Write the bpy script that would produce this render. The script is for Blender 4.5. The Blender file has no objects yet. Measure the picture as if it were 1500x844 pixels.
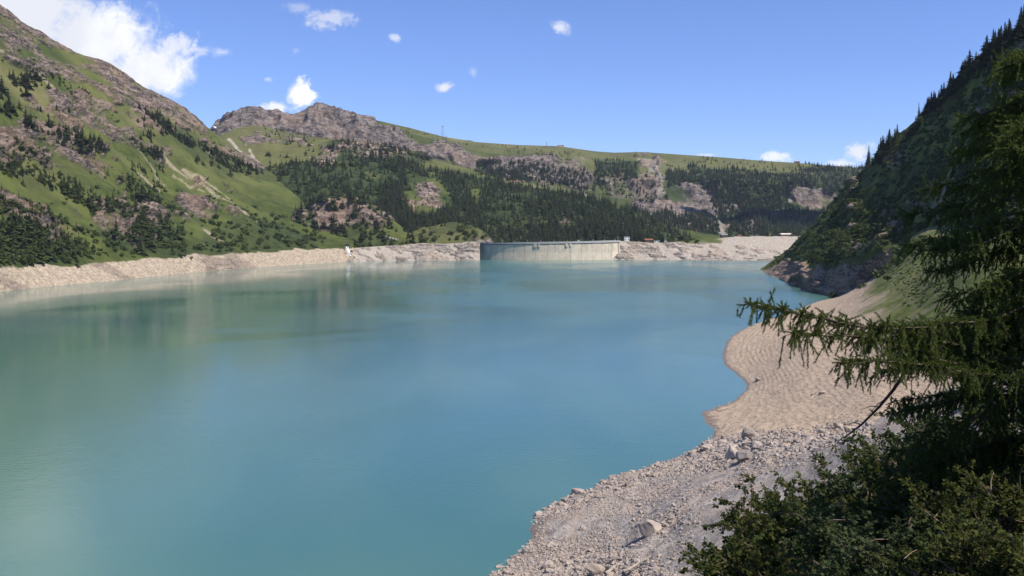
import bpy, bmesh, math, random
import numpy as np
from mathutils import Vector, Matrix

# ------------------------------------------------------------------ camera, sky, sun, exposure
scene = bpy.context.scene
COL = scene.collection
R = math.radians
FPX = 1472.0            # focal length in photo pixels (1500 wide)
CAM_H = 48.0            # eye height above the drawn-down lake
PITCH = math.atan((422 - 335) / FPX)

cam_data = bpy.data.cameras.new('camera')
cam = bpy.data.objects.new('camera', cam_data)
COL.objects.link(cam)
cam.location = (0, 0, CAM_H)
cam.rotation_euler = (math.pi / 2 - PITCH, 0, 0)
cam_data.sensor_width = 36.0
cam_data.lens = 36.0 * FPX / 1500.0
cam_data.clip_start = 0.1
cam_data.clip_end = 60000
scene.camera = cam

SUN_EL = 57.0
SUN_AZ = 119.0          # degrees to the right of the view direction
sun_dir = Vector((math.sin(R(SUN_AZ)) * math.cos(R(SUN_EL)), math.cos(R(SUN_AZ)) * math.cos(R(SUN_EL)), math.sin(R(SUN_EL))))
sun_data = bpy.data.lights.new('sun', 'SUN')
sun_data.energy = 5.0
sun_data.angle = R(0.53)
sun_data.color = (1.0, 0.935, 0.84)
sun = bpy.data.objects.new('sun', sun_data)
COL.objects.link(sun)
sun.location = (400, 300, 900)
sun.rotation_euler = (-sun_dir).to_track_quat('-Z', 'Y').to_euler()

world = bpy.data.worlds.new('World')
scene.world = world
world.use_nodes = True
scene.view_settings.view_transform = 'Standard'
scene.view_settings.look = 'None'
scene.view_settings.gamma = 1.0
scene.view_settings.exposure = 0.3
scene.view_settings.use_curve_mapping = False
scene.cycles.max_bounces = 5
scene.cycles.diffuse_bounces = 2
scene.cycles.glossy_bounces = 2
scene.cycles.transmission_bounces = 3
scene.cycles.volume_bounces = 0
scene.cycles.caustics_reflective = False
scene.cycles.caustics_refractive = False
scene.cycles.sample_clamp_indirect = 4.0
scene.cycles.use_adaptive_sampling = True
scene.cycles.adaptive_threshold = 0.025
world.cycles.sampling_method = 'MANUAL'
world.cycles.sample_map_resolution = 256


class NT:
    """small helper to write node graphs"""
    def __init__(self, tree):
        self.t = tree
        tree.nodes.clear()
    def n(self, kind, **kw):
        nd = self.t.nodes.new(kind)
        for k, v in kw.items():
            setattr(nd, k, v)
        return nd
    def link(self, a, b):
        self.t.links.new(a, b)
    def setin(self, nd, name, v):
        s = nd.inputs[name]
        if hasattr(v, 'is_output') or isinstance(v, bpy.types.NodeSocket):
            self.link(v, s)
        else:
            s.default_value = v
    def math(self, op, a, b=None, c=None, clamp=False):
        nd = self.n('ShaderNodeMath', operation=op)
        nd.use_clamp = clamp
        for i, v in enumerate((a, b, c)):
            if v is not None:
                self.setin(nd, i, v)
        return nd.outputs[0]
    def noise(self, vec, scale, detail=4, rough=0.55, distortion=0.0):
        nd = self.n('ShaderNodeTexNoise')
        if vec is not None:
            self.link(vec, nd.inputs['Vector'])
        nd.inputs['Scale'].default_value = scale
        nd.inputs['Detail'].default_value = detail
        nd.inputs['Roughness'].default_value = rough
        nd.inputs['Distortion'].default_value = distortion
        return nd.outputs['Fac']
    def ramp(self, fac, a, b, lo=0.0, hi=1.0, smooth=True):
        nd = self.n('ShaderNodeMapRange')
        nd.interpolation_type = 'SMOOTHSTEP' if smooth else 'LINEAR'
        self.setin(nd, 'Value', fac)
        nd.inputs['From Min'].default_value = a
        nd.inputs['From Max'].default_value = b
        nd.inputs['To Min'].default_value = lo
        nd.inputs['To Max'].default_value = hi
        return nd.outputs['Result']
    def mix(self, fac, a, b):
        nd = self.n('ShaderNodeMix', data_type='RGBA')
        self.setin(nd, 'Factor', fac)
        for i, v in ((6, a), (7, b)):
            if isinstance(v, (tuple, list)):
                v = tuple(v) + ((1.0,) if len(v) == 3 else ())
            self.setin(nd, i, v)
        return nd.outputs[2]
    def mapping(self, vec, scale=(1, 1, 1), rot=(0, 0, 0), loc=(0, 0, 0)):
        nd = self.n('ShaderNodeMapping')
        self.link(vec, nd.inputs['Vector'])
        nd.inputs['Scale'].default_value = scale
        nd.inputs['Rotation'].default_value = rot
        nd.inputs['Location'].default_value = loc
        return nd.outputs[0]


def build_world():
    g = NT(world.node_tree)
    out = g.n('ShaderNodeOutputWorld')
    bg = g.n('ShaderNodeBackground')
    sky = g.n('ShaderNodeTexSky', sky_type='NISHITA')
    sky.sun_disc = False
    sky.sun_elevation = R(SUN_EL)
    sky.sun_rotation = R(SUN_AZ)
    sky.altitude = 1800
    sky.air_density = 1.0
    sky.dust_density = 0.35
    sky.ozone_density = 2.2
    tc = g.n('ShaderNodeTexCoord')
    d = tc.outputs['Generated']
    sep = g.n('ShaderNodeSeparateXYZ')
    g.link(d, sep.inputs[0])
    ysafe = g.math('MAXIMUM', sep.outputs[1], 0.02)
    u = g.math('DIVIDE', sep.outputs[0], ysafe)
    v = g.math('DIVIDE', sep.outputs[2], ysafe)
    ahead = g.ramp(sep.outputs[1], 0.02, 0.15)
    wv = g.n('ShaderNodeCombineXYZ')
    g.link(u, wv.inputs[0]); g.link(v, wv.inputs[1])
    n1 = g.noise(wv.outputs[0], 13.0, 8, 0.62, 0.3)
    n2 = g.noise(wv.outputs[0], 42.0, 6, 0.65, 0.6)
    n3 = g.noise(wv.outputs[0], 5.5, 3, 0.5, 0.2)
    nn = g.math('ADD', g.math('MULTIPLY', g.math('SUBTRACT', n1, 0.5), 1.5),
                g.math('MULTIPLY', g.math('SUBTRACT', n2, 0.5), 0.75))
    n4 = g.noise(wv.outputs[0], 70.0, 6, 0.68, 0.8)
    ns = g.math('ADD', g.math('MULTIPLY', g.math('SUBTRACT', n2, 0.5), 1.5), g.math('MULTIPLY', g.math('SUBTRACT', n4, 0.5), 1.5))
    total = None
    # (photo px, py, half width, half height, sharpness, opacity): clouds standing in this sky
    clouds = [(30, 30, 230, 120, 1.2, 1.0), (150, 62, 140, 92, 1.4, 1.0), (212, 108, 100, 80, 1.4, 1.0), (262, 72, 62, 34, 1.0, 0.8),
              (300, 78, 62, 16, 0.8, 0.55), (10, -110, 200, 130, 1.0, 1.0), (120, -260, 190, 120, 0.9, 0.85),
              (442, 142, 36, 30, 1.2, 1.0), (408, 160, 34, 16, 1.0, 0.9), (486, 32, 62, 24, 0.9, 0.62), (440, 16, 40, 12, 0.8, 0.35),
              (820, 45, 26, 17, 0.9, 0.7), (652, 131, 20, 13, 1.0, 0.95), (581, 60, 15, 10, 0.9, 0.6), (694, 108, 13, 12, 0.7, 0.28),
              (395, 119, 12, 8, 0.7, 0.4), (437, 78, 12, 10, 0.7, 0.2), (1136, 231, 36, 12, 1.0, 0.85),
              (1258, 222, 40, 22, 1.0, 0.9), (1228, 240, 34, 9, 0.9, 0.8), (1030, 228, 22, 5, 0.9, 0.8), (1290, 240, 30, 14, 1.0, 0.9)]
    for (px, py, a, b, k, op) in clouds:
        u0 = (px - 750) / FPX
        v0 = (335 - py) / FPX
        du = g.math('DIVIDE', g.math('SUBTRACT', u, u0), a / FPX)
        dv = g.math('DIVIDE', g.math('SUBTRACT', v, v0), b / FPX)
        r2 = g.math('ADD', g.math('MULTIPLY', du, du), g.math('MULTIPLY', dv, dv))
        m = g.math('SUBTRACT', 0.75, g.math('SQRT', r2))
        m = g.math('ADD', m, g.math('MULTIPLY', nn if a > 70 else ns, 0.85 if a > 90 else 0.9))
        m = g.math('MULTIPLY', g.ramp(m, 0.0, 0.55 / k), op)
        total = m if total is None else g.math('MAXIMUM', total, m)
    # the same kind of scattered small cloud over the rest of the sky
    nrest = g.noise(d, 5.0, 8, 0.62)
    rest = g.math('MULTIPLY', g.ramp(nrest, 0.62, 0.74), g.ramp(sep.outputs[1], 0.35, 0.1))
    rest = g.math('MULTIPLY', rest, g.ramp(sep.outputs[2], 0.05, 0.25))
    total = g.math('ADD', g.math('MULTIPLY', total, ahead), rest, clamp=True)
    skyc = g.n('ShaderNodeVectorMath', operation='MULTIPLY')
    g.link(sky.outputs[0], skyc.inputs[0])
    skyc.inputs[1].default_value = (0.086, 0.096, 0.136)
    shade = g.ramp(g.math('ADD', n3, g.math('MULTIPLY', g.math('SUBTRACT', n2, 0.5), 0.3)), 0.38, 0.66)
    cloudc = g.mix(shade, (0.70, 0.72, 0.78), (0.90, 0.905, 0.91))
    col = g.mix(total, skyc.outputs[0], cloudc)
    g.link(col, bg.inputs['Color'])
    bg.inputs['Strength'].default_value = 1.0
    g.link(bg.outputs[0], out.inputs['Surface'])


build_world()

# ------------------------------------------------------------------ numeric helpers
rng = np.random.default_rng(11)
random.seed(5)
ca, sa = math.cos(PITCH), math.sin(PITCH)


def P(px, py, Y):
    """world point that stands at distance Y ahead in the direction of photo pixel (px, py)"""
    u = (np.asarray(px, float) - 750) / FPX
    v = (422 - np.asarray(py, float)) / FPX
    dy = ca + v * sa
    t = Y / dy
    return np.stack([u * t, np.broadcast_to(np.asarray(Y, float), np.shape(u * t)), CAM_H + (-sa + v * ca) * t], -1)


def proj(p):
    q = p - np.array([0, 0, CAM_H])
    d = q[..., 1] * ca - q[..., 2] * sa
    d = np.where(d < 0.01, 0.01, d)
    return 750 + FPX * q[..., 0] / d, 422 - FPX * (q[..., 1] * sa + q[..., 2] * ca) / d


def water_Y(py):
    v = (422 - np.asarray(py, float)) / FPX
    return CAM_H * (ca + v * sa) / (sa - v * ca)


def _hash(ix, iy, iz, seed):
    h = (ix.astype(np.uint32) * np.uint32(374761393) + iy.astype(np.uint32) * np.uint32(668265263)
         + iz.astype(np.uint32) * np.uint32(2147483647) + np.uint32((seed * 144665 + 7919) & 0xffffffff))
    h = (h ^ (h >> np.uint32(13))) * np.uint32(1274126177)
    h = (h ^ (h >> np.uint32(16))) * np.uint32(2246822519)
    h = h ^ (h >> np.uint32(15))
    return (h & np.uint32(0xffff)).astype(np.float32) / 32767.5 - 1.0


def vnoise(p, seed=0):
    f = np.floor(p)
    i = f.astype(np.int64)
    t = (p - f).astype(np.float32)
    t = t * t * t * (t * (t * 6 - 15) + 10)
    x, y, z = i[..., 0], i[..., 1], i[..., 2]
    tx, ty, tz = t[..., 0], t[..., 1], t[..., 2]
    out = 0
    for dx in (0, 1):
        wx = tx if dx else 1 - tx
        for dy in (0, 1):
            wy = ty if dy else 1 - ty
            for dz in (0, 1):
                wz = tz if dz else 1 - tz
                out = out + wx * wy * wz * _hash(x + dx, y + dy, z + dz, seed)
    return out


def fbm(p, scale, octaves=4, seed=0, gain=0.5):
    q = np.asarray(p, float) / scale
    a, s, tot = 1.0, 0, 0
    for o in range(octaves):
        s = s + a * vnoise(q, seed + o * 17)
        tot += a
        q = q * 2.03 + 11.7
        a *= gain
    return s / tot * 1.6


def ridged(p, scale, octaves=4, seed=0):
    q = np.asarray(p, float) / scale
    a, s, tot = 1.0, 0, 0
    for o in range(octaves):
        s = s + a * (1 - np.abs(vnoise(q, seed + o * 13)) * 2)
        tot += a
        q = q * 2.07 + 5.3
        a *= 0.5
    return s / tot


def sstep(x, a, b):
    t = np.clip((x - a) / (b - a), 0, 1)
    return t * t * (3 - 2 * t)


def poly_sd(px, py, poly):
    """signed distance to a polygon, positive inside"""
    poly = np.asarray(poly, float)
    d = np.full(px.shape, 1e18)
    inside = np.zeros(px.shape, bool)
    n = len(poly)
    for i in range(n):
        ax, ay = poly[i]
        bx, by = poly[(i + 1) % n]
        ex, ey = bx - ax, by - ay
        wx, wy = px - ax, py - ay
        t = np.clip((wx * ex + wy * ey) / max(ex * ex + ey * ey, 1e-9), 0, 1)
        d = np.minimum(d, (wx - ex * t) ** 2 + (wy - ey * t) ** 2)
        c = (ay > py) != (by > py)
        with np.errstate(divide='ignore', invalid='ignore'):
            xi = ex * (py - ay) / (ey if ey != 0 else 1e-9) + ax
        inside ^= c & (px < xi)
    d = np.sqrt(d)
    return np.where(inside, d, -d)


def line_d(px, py, line):
    line = np.asarray(line, float)
    d = np.full(px.shape, 1e18)
    for i in range(len(line) - 1):
        ax, ay = line[i]
        bx, by = line[i + 1]
        ex, ey = bx - ax, by - ay
        wx, wy = px - ax, py - ay
        t = np.clip((wx * ex + wy * ey) / max(ex * ex + ey * ey, 1e-9), 0, 1)
        d = np.minimum(d, (wx - ex * t) ** 2 + (wy - ey * t) ** 2)
    return np.sqrt(d)


# ------------------------------------------------------------------ object helpers
def mesh_np(name, verts, faces, mats, matidx=None, smooth=False):
    """verts (N,3); faces (M,3) or (M,4) array, or a list of such arrays"""
    if not isinstance(faces, list):
        faces = [faces]
    faces = [np.asarray(f, np.int32) for f in faces if len(f)]
    me = bpy.data.meshes.new(name)
    verts = np.asarray(verts, np.float32)
    me.vertices.add(len(verts))
    me.vertices.foreach_set('co', verts.ravel())
    tot = np.concatenate([np.full(len(f), f.shape[1], np.int32) for f in faces])
    loops = np.concatenate([f.ravel() for f in faces])
    start = np.concatenate([[0], np.cumsum(tot)[:-1]]).astype(np.int32)
    me.loops.add(len(loops))
    me.loops.foreach_set('vertex_index', loops)
    me.polygons.add(len(tot))
    me.polygons.foreach_set('loop_start', start)
    me.polygons.foreach_set('loop_total', tot)
    for m in (mats if isinstance(mats, (list, tuple)) else [mats]):
        me.materials.append(m)
    if matidx is not None:
        me.polygons.foreach_set('material_index', np.asarray(matidx, np.int32))
    me.polygons.foreach_set('use_smooth', np.full(len(tot), bool(smooth)))
    me.update(calc_edges=True)
    return me


def link_obj(name, data, parent=None, loc=None):
    o = bpy.data.objects.new(name, data)
    COL.objects.link(o)
    if parent is not None:
        o.parent = parent
    if loc is not None:
        o.location = loc
    return o


def tag(o, label=None, cat=None, group=None, kind=None):
    if label: o['label'] = label
    if cat: o['category'] = cat
    if group: o['group'] = group
    if kind: o['kind'] = kind
    return o


class MB:
    """collects boxes, prisms and tubes into one mesh"""
    def __init__(self):
        self.v, self.q, self.t, self.n = [], [], [], 0
    def add(self, verts, quads=None, tris=None):
        b = self.n
        self.v.append(np.asarray(verts, float))
        if quads is not None and len(quads): self.q.append(np.asarray(quads, int) + b)
        if tris is not None and len(tris): self.t.append(np.asarray(tris, int) + b)
        self.n += len(verts)
    def box(self, c, s, rz=0.0, taper=1.0):
        x, y, z = s[0] / 2, s[1] / 2, s[2] / 2
        v = np.array([(-x, -y, -z), (x, -y, -z), (x, y, -z), (-x, y, -z), (-x * taper, -y * taper, z), (x * taper, -y * taper, z), (x * taper, y * taper, z), (-x * taper, y * taper, z)])
        cr, sr = math.cos(rz), math.sin(rz)
        v = v @ np.array([[cr, sr, 0], [-sr, cr, 0], [0, 0, 1]]) + np.array(c)
        self.add(v, [(0, 3, 2, 1), (4, 5, 6, 7), (0, 1, 5, 4), (1, 2, 6, 5), (2, 3, 7, 6), (3, 0, 4, 7)])
        return self
    def gable(self, c, s, rz=0.0):
        """pitched roof prism, ridge along local x, c at the eaves level"""
        x, y, z = s[0] / 2, s[1] / 2, s[2]
        v = np.array([(-x, -y, 0), (x, -y, 0), (x, y, 0), (-x, y, 0), (-x, 0, z), (x, 0, z)])
        cr, sr = math.cos(rz), math.sin(rz)
        v = v @ np.array([[cr, sr, 0], [-sr, cr, 0], [0, 0, 1]]) + np.array(c)
        self.add(v, [(0, 3, 2, 1), (0, 1, 5, 4), (2, 3, 4, 5)], [(1, 2, 5), (3, 0, 4)])
        return self
    def tube(self, pts, rad, k=6):
        pts = np.asarray(pts, float)
        n = len(pts)
        rad = np.broadcast_to(np.asarray(rad, float), (n,))
        tang = np.gradient(pts, axis=0)
        tang /= np.linalg.norm(tang, axis=1, keepdims=True) + 1e-9
        ref = np.array([0, 0, 1.0]) if abs(tang[0, 2]) < 0.9 else np.array([1.0, 0, 0])
        a = np.cross(tang, ref); a /= np.linalg.norm(a, axis=1, keepdims=True) + 1e-9
        b = np.cross(tang, a)
        th = np.arange(k) * 2 * math.pi / k
        ring = pts[:, None] + rad[:, None, None] * (np.cos(th)[None, :, None] * a[:, None] + np.sin(th)[None, :, None] * b[:, None])
        q = []
        for i in range(n - 1):
            for j in range(k):
                q.append((i * k + j, i * k + (j + 1) % k, (i + 1) * k + (j + 1) % k, (i + 1) * k + j))
        self.add(ring.reshape(-1, 3), q)
        return self
    def mesh(self, name, mat, smooth=False):
        f = []
        if self.q: f.append(np.concatenate(self.q))
        if self.t: f.append(np.concatenate(self.t))
        return mesh_np(name, np.concatenate(self.v), f, mat, smooth=smooth)
    def build(self, name, mat, parent=None, smooth=False, loc=None):
        return link_obj(name, self.mesh(name, mat, smooth), parent, loc)


# ------------------------------------------------------------------ materials
def new_mat(name):
    m = bpy.data.materials.new(name)
    m.use_nodes = True
    g = NT(m.node_tree)
    out = g.n('ShaderNodeOutputMaterial')
    b = g.n('ShaderNodeBsdfPrincipled')
    g.link(b.outputs[0], out.inputs['Surface'])
    return m, g, b, out


def simple_mat(name, c, rough=0.8, var=0.25, scale=1.0, bump=0.0, spec=0.3, detail=4, metallic=0.0):
    m, g, b, out = new_mat(name)
    tc = g.n('ShaderNodeTexCoord')
    n = g.noise(tc.outputs['Object'], scale, detail, 0.6)
    lo = tuple(x * (1 - var) for x in c)
    hi = tuple(min(1, x * (1 + var)) for x in c)
    g.link(g.mix(g.ramp(n, 0.3, 0.7), lo, hi), b.inputs['Base Color'])
    b.inputs['Roughness'].default_value = rough
    b.inputs['Specular IOR Level'].default_value = spec
    b.inputs['Metallic'].default_value = metallic
    if bump:
        bp = g.n('ShaderNodeBump')
        bp.inputs['Strength'].default_value = 0.6
        bp.inputs['Distance'].default_value = bump
        g.link(n, bp.inputs['Height'])
        g.link(bp.outputs[0], b.inputs['Normal'])
    return m


def leaf_mat(name, lo, hi, trans=0.25, rough=0.6, spec=0.25):
    """foliage: colour drifts from plant to plant and clump to clump"""
    m, g, b, out = new_mat(name)
    geo = g.n('ShaderNodeNewGeometry')
    oi = g.n('ShaderNodeObjectInfo')
    n = g.noise(geo.outputs['Position'], 0.35, 3, 0.6)
    f = g.math('ADD', g.math('MULTIPLY', g.ramp(n, 0.3, 0.7), 0.55), g.math('MULTIPLY', oi.outputs['Random'], 0.45))
    f2 = g.math('ADD', g.math('MULTIPLY', f, 0.75), g.math('MULTIPLY', geo.outputs['Random Per Island'], 0.35), clamp=True)
    col = g.mix(f2, lo, hi)
    g.link(col, b.inputs['Base Color'])
    b.inputs['Roughness'].default_value = rough
    b.inputs['Specular IOR Level'].default_value = spec
    if trans:
        t = g.n('ShaderNodeBsdfTranslucent')
        g.link(g.mix(0.5, col, tuple(min(1, x * 1.6) for x in hi)), t.inputs['Color'])
        mx = g.n('ShaderNodeMixShader')
        mx.inputs[0].default_value = trans
        g.link(b.outputs[0], mx.inputs[1]); g.link(t.outputs[0], mx.inputs[2])
        g.link(mx.outputs[0], out.inputs['Surface'])
    return m


def terrain_mat(name, grass_lo, grass_hi, rock_lo, rock_hi, loose_lo, loose_hi, dark_lo, dark_hi,
                unit=1.0, strata_rot=0.4, bump_rock=2.0, bump_loose=0.4, terraces=False, loose_scale=1.0, strata_scale=(0.02, 0.02, 0.16), block_scale=(0.20, 0.20, 0.34)):
    """mask attribute: R rock, G loose stone or sand, B scrub and forest floor, A dry tint; the rest is grass"""
    m, g, b, out = new_mat(name)
    geo = g.n('ShaderNodeNewGeometry')
    pos = geo.outputs['Position']
    at = g.n('ShaderNodeAttribute', attribute_name='mask')
    sep = g.n('ShaderNodeSeparateColor')
    g.link(at.outputs['Color'], sep.inputs[0])
    big = g.noise(pos, 0.012 / unit, 4, 0.6)
    med = g.noise(pos, 0.07 / unit, 5, 0.65)
    fine = g.noise(pos, 0.5 / unit, 5, 0.7)
    grass = g.mix(g.ramp(g.math('ADD', g.math('MULTIPLY', big, 0.6), g.math('MULTIPLY', med, 0.4)), 0.38, 0.62), grass_lo, grass_hi)
    grass = g.mix(g.math('MULTIPLY', at.outputs['Alpha'], 0.8), grass, (0.22, 0.19, 0.085))
    grass = g.mix(g.math('MULTIPLY', g.ramp(fine, 0.55, 0.75), 0.35), grass, tuple(x * 0.55 for x in grass_lo))
    stv = g.mapping(pos, tuple(k / unit for k in strata_scale), (0.25, strata_rot, 0))
    st = g.noise(stv, 1.0, 6, 0.65, 0.5)
    blk = g.noise(g.mapping(pos, tuple(k / unit for k in block_scale), (0.2, strata_rot, 0)), 1.0, 6, 0.78, 0.4)
    rk = g.math('ADD', g.math('MULTIPLY', st, 0.42), g.math('MULTIPLY', blk, 0.58))
    rock = g.mix(g.ramp(rk, 0.44, 0.58), rock_lo, rock_hi)
    rock = g.mix(g.math('MULTIPLY', g.ramp(big, 0.45, 0.65), 0.45), rock, tuple(x * y for x, y in zip(rock_hi, (1.15, 1.0, 0.85))))
    lz = g.noise(pos, 0.25 / unit * loose_scale, 5, 0.7)
    loose = g.mix(g.ramp(g.math('ADD', g.math('MULTIPLY', lz, 0.6), g.math('MULTIPLY', fine, 0.4)), 0.36, 0.64), loose_lo, loose_hi)
    height = g.math('MULTIPLY', st, 1.0)
    if terraces:
        sx = g.n('ShaderNodeSeparateXYZ')
        g.link(pos, sx.inputs[0])
        wob = g.math('MULTIPLY', g.noise(pos, 0.03, 4, 0.6), 0.7)
        ph = g.math('FRACT', g.math('MULTIPLY', g.math('ADD', sx.outputs[2], wob), 1.9))
        tl = g.math('MULTIPLY', g.ramp(ph, 0.0, 0.22), g.ramp(ph, 1.0, 0.45))
        loose = g.mix(g.math('MULTIPLY', g.math('SUBTRACT', 1.0, tl), g.math('MULTIPLY', g.ramp(med, 0.38, 0.64), 0.6)), loose, tuple(x * 0.5 for x in loose_lo))
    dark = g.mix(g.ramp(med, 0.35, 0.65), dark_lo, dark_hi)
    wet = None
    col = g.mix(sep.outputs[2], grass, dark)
    col = g.mix(sep.outputs[1], col, loose)
    col = g.mix(sep.outputs[0], col, rock)
    if terraces:
        # wet, silty margin where the lake laps
        wet = g.ramp(g.math('ADD', sx.outputs[2], g.math('MULTIPLY', g.math('SUBTRACT', fine, 0.5), 0.8)), 0.55, 0.12)
        col = g.mix(g.math('MULTIPLY', wet, 0.6), col, (0.085, 0.07, 0.058))
    g.link(col, b.inputs['Base Color'])
    b.inputs['Roughness'].default_value = 0.95
    if terraces:
        g.link(g.ramp(wet, 0, 1, 0.95, 0.5), b.inputs['Roughness'])
    b.inputs['Specular IOR Level'].default_value = 0.15
    h = g.math('ADD', g.math('MULTIPLY', g.math('MULTIPLY', g.math('ADD', st, g.math('MULTIPLY', blk, 1.3)), bump_rock), sep.outputs[0]),
               g.math('MULTIPLY', g.math('MULTIPLY', g.math('ADD', lz, fine), bump_loose), 1.0))
    bp = g.n('ShaderNodeBump')
    bp.inputs['Strength'].default_value = 0.9
    bp.inputs['Distance'].default_value = 1.0
    g.link(h, bp.inputs['Height'])
    g.link(bp.outputs[0], b.inputs['Normal'])
    return m

# ------------------------------------------------------------------ terrain
def smooth1(a, k, axis):
    """repeated small box filter"""
    for _ in range(k):
        p = np.concatenate([a.take([0], axis), a, a.take([-1], axis)], axis)
        n = a.shape[axis]
        a = (p.take(range(0, n), axis) + 2 * p.take(range(1, n + 1), axis) + p.take(range(2, n + 2), axis)) / 4
    return a


class Land:
    pass


def loft(rows, px0, px1, nu, nv, row_smooth=4, v_smooth=3):
    """surface through curves; each curve is a list of (px, py, distance)"""
    us = np.linspace(px0, px1, nu)
    pts = []
    for r in rows:
        r = np.asarray(r, float)
        py = smooth1(np.interp(us, r[:, 0], r[:, 1]), row_smooth, 0)
        Y = smooth1(np.exp(np.interp(us, r[:, 0], np.log(r[:, 2]))), row_smooth, 0)
        pts.append(P(us, py, Y))
    pts = np.array(pts)                                     # rows, nu, 3
    segs = []
    for i in range(len(rows) - 1):
        t = np.linspace(0, 1, nv[i], endpoint=False)[:, None, None]
        segs.append(pts[i][None] * (1 - t) + pts[i + 1][None] * t)
    segs.append(pts[-1][None])
    V = np.concatenate(segs, 0)
    if v_smooth:
        V = smooth1(V, v_smooth, 0)
    L = Land()
    L.V, L.rowv = V, np.concatenate([[0], np.cumsum(nv)])
    L.px, L.py = proj(V)
    return L


def grid_normals(V):
    du = np.gradient(V, axis=1)
    dv = np.gradient(V, axis=0)
    n = np.cross(du, dv)
    n /= np.linalg.norm(n, axis=-1, keepdims=True) + 1e-9
    s = np.sign(n[..., 2:3]); s[s == 0] = 1
    return n * s


def finish_land(L, name, mat, masks, label=None, cat=None):
    nv, nu = L.V.shape[:2]
    i = np.arange(nv * nu).reshape(nv, nu)
    q = np.stack([i[:-1, :-1], i[:-1, 1:], i[1:, 1:], i[1:, :-1]], -1).reshape(-1, 4)
    me = mesh_np(name, L.V.reshape(-1, 3), q, mat, smooth=True)
    col = np.zeros((nv * nu, 4), np.float32)
    for k in range(4):
        if masks[k] is not None:
            col[:, k] = np.clip(masks[k], 0, 1).ravel()
    ca_ = me.color_attributes.new('mask', 'FLOAT_COLOR', 'POINT')
    ca_.data.foreach_set('color', col.ravel())
    o = link_obj(name, me)
    o['kind'] = 'structure'
    if label:
        tag(o, label, cat)
    L.obj = o
    L.px, L.py = proj(L.V)
    L.N = grid_normals(L.V)
    cm = np.minimum.accumulate(L.py, axis=0)
    L.vis = L.py <= cm + 0.8
    return L


def pmask(L, polys, soft=4.0, amp=10.0, scale=30.0, seed=1):
    n = fbm(L.V, scale, 4, seed) * amp
    m = np.zeros(L.px.shape)
    for p in polys:
        m = np.maximum(m, sstep(poly_sd(L.px, L.py, p) + n, -soft, soft))
    return m


def lmask(L, lines, seed=3, amp=2.0, scale=12.0):
    n = fbm(L.V, scale, 3, seed) * amp
    m = np.zeros(L.px.shape)
    for (w, l) in lines:
        m = np.maximum(m, 1 - sstep(line_d(L.px, L.py, l) + n, w * 0.5, w * 1.2))
    return m


GR_LO, GR_HI = (0.038, 0.053, 0.012), (0.090, 0.106, 0.025)
RK_LO, RK_HI = (0.050, 0.040, 0.037), (0.33, 0.255, 0.205)
SD_LO, SD_HI = (0.21, 0.168, 0.120), (0.46, 0.375, 0.275)
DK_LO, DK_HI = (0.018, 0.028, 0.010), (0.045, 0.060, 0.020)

mat_left = terrain_mat('left_slope_ground', GR_LO, GR_HI, RK_LO, RK_HI, SD_LO, SD_HI, DK_LO, DK_HI, unit=1.0, strata_rot=-0.55, bump_rock=4.0, bump_loose=0.4, terraces=False, strata_scale=(0.05, 0.03, 0.14))
mat_far = terrain_mat('far_range_ground', (0.032, 0.050, 0.012), (0.078, 0.094, 0.026), (0.075, 0.062, 0.056), (0.29, 0.24, 0.205), (0.28, 0.25, 0.22), (0.46, 0.41, 0.36), DK_LO, DK_HI, unit=2.0, strata_rot=0.1, bump_rock=6.0, bump_loose=0.8, strata_scale=(0.09, 0.09, 0.035))
mat_hill = terrain_mat('wooded_hill_ground', (0.036, 0.054, 0.013), (0.092, 0.106, 0.027), RK_LO, RK_HI, (0.28, 0.24, 0.20), (0.5, 0.44, 0.36), DK_LO, DK_HI, unit=1.4, strata_rot=0.2, bump_rock=3.5, bump_loose=0.6)
mat_shore = terrain_mat('far_shore_ground', (0.07, 0.085, 0.025), (0.13, 0.135, 0.045), (0.11, 0.095, 0.082), (0.46, 0.40, 0.335), (0.25, 0.215, 0.175), (0.47, 0.41, 0.335), DK_LO, DK_HI, unit=0.6, strata_rot=0.3, bump_rock=2.5, bump_loose=0.6)
mat_right = terrain_mat('right_slope_ground', (0.070, 0.090, 0.018), (0.150, 0.165, 0.036), (0.08, 0.062, 0.052), (0.38, 0.29, 0.23), (0.13, 0.105, 0.09), (0.25, 0.205, 0.17), (0.035, 0.048, 0.012), (0.09, 0.105, 0.026), unit=0.7, strata_rot=0.75, bump_rock=2.0, bump_loose=0.3)
mat_bank = terrain_mat('near_bank_ground', (0.056, 0.078, 0.014), (0.125, 0.145, 0.030), (0.19, 0.170, 0.152), (0.41, 0.365, 0.325), (0.25, 0.192, 0.138), (0.50, 0.392, 0.286), DK_LO, DK_HI, unit=0.10, strata_rot=0.2, bump_rock=0.18, bump_loose=0.10, terraces=True, loose_scale=0.6)

# ---- left mountainside
WL = [(-320, 480), (-150, 446), (0, 427), (60, 420.5), (150, 413), (220, 405.5), (300, 398), (380, 391.5), (450, 387), (505, 383.5), (540, 382.5)]
row_w = [(a, b, float(water_Y(b))) for a, b in WL]
row_u = [(a, b + 9, Y * 0.985) for a, b, Y in row_w]
row_s = [(-320, 400, 630), (-150, 393, 730), (0, 388, 800), (60, 386, 862), (130, 384.5, 930), (200, 379, 1020), (300, 373, 1150), (380, 367.5, 1290), (450, 364.5, 1410), (510, 362.5, 1500), (540, 362.5, 1520)]
row_r = [(-320, -210, 1250), (-100, -58, 1400), (0, 5, 1480), (30, 30, 1520), (60, 46, 1550), (110, 76, 1600), (160, 92, 1660), (200, 119, 1720), (260, 151, 1800), (305, 186, 1880), (345, 216, 1900), (400, 254, 1860), (440, 292, 1750), (480, 333, 1600), (540, 362, 1540)]


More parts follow.
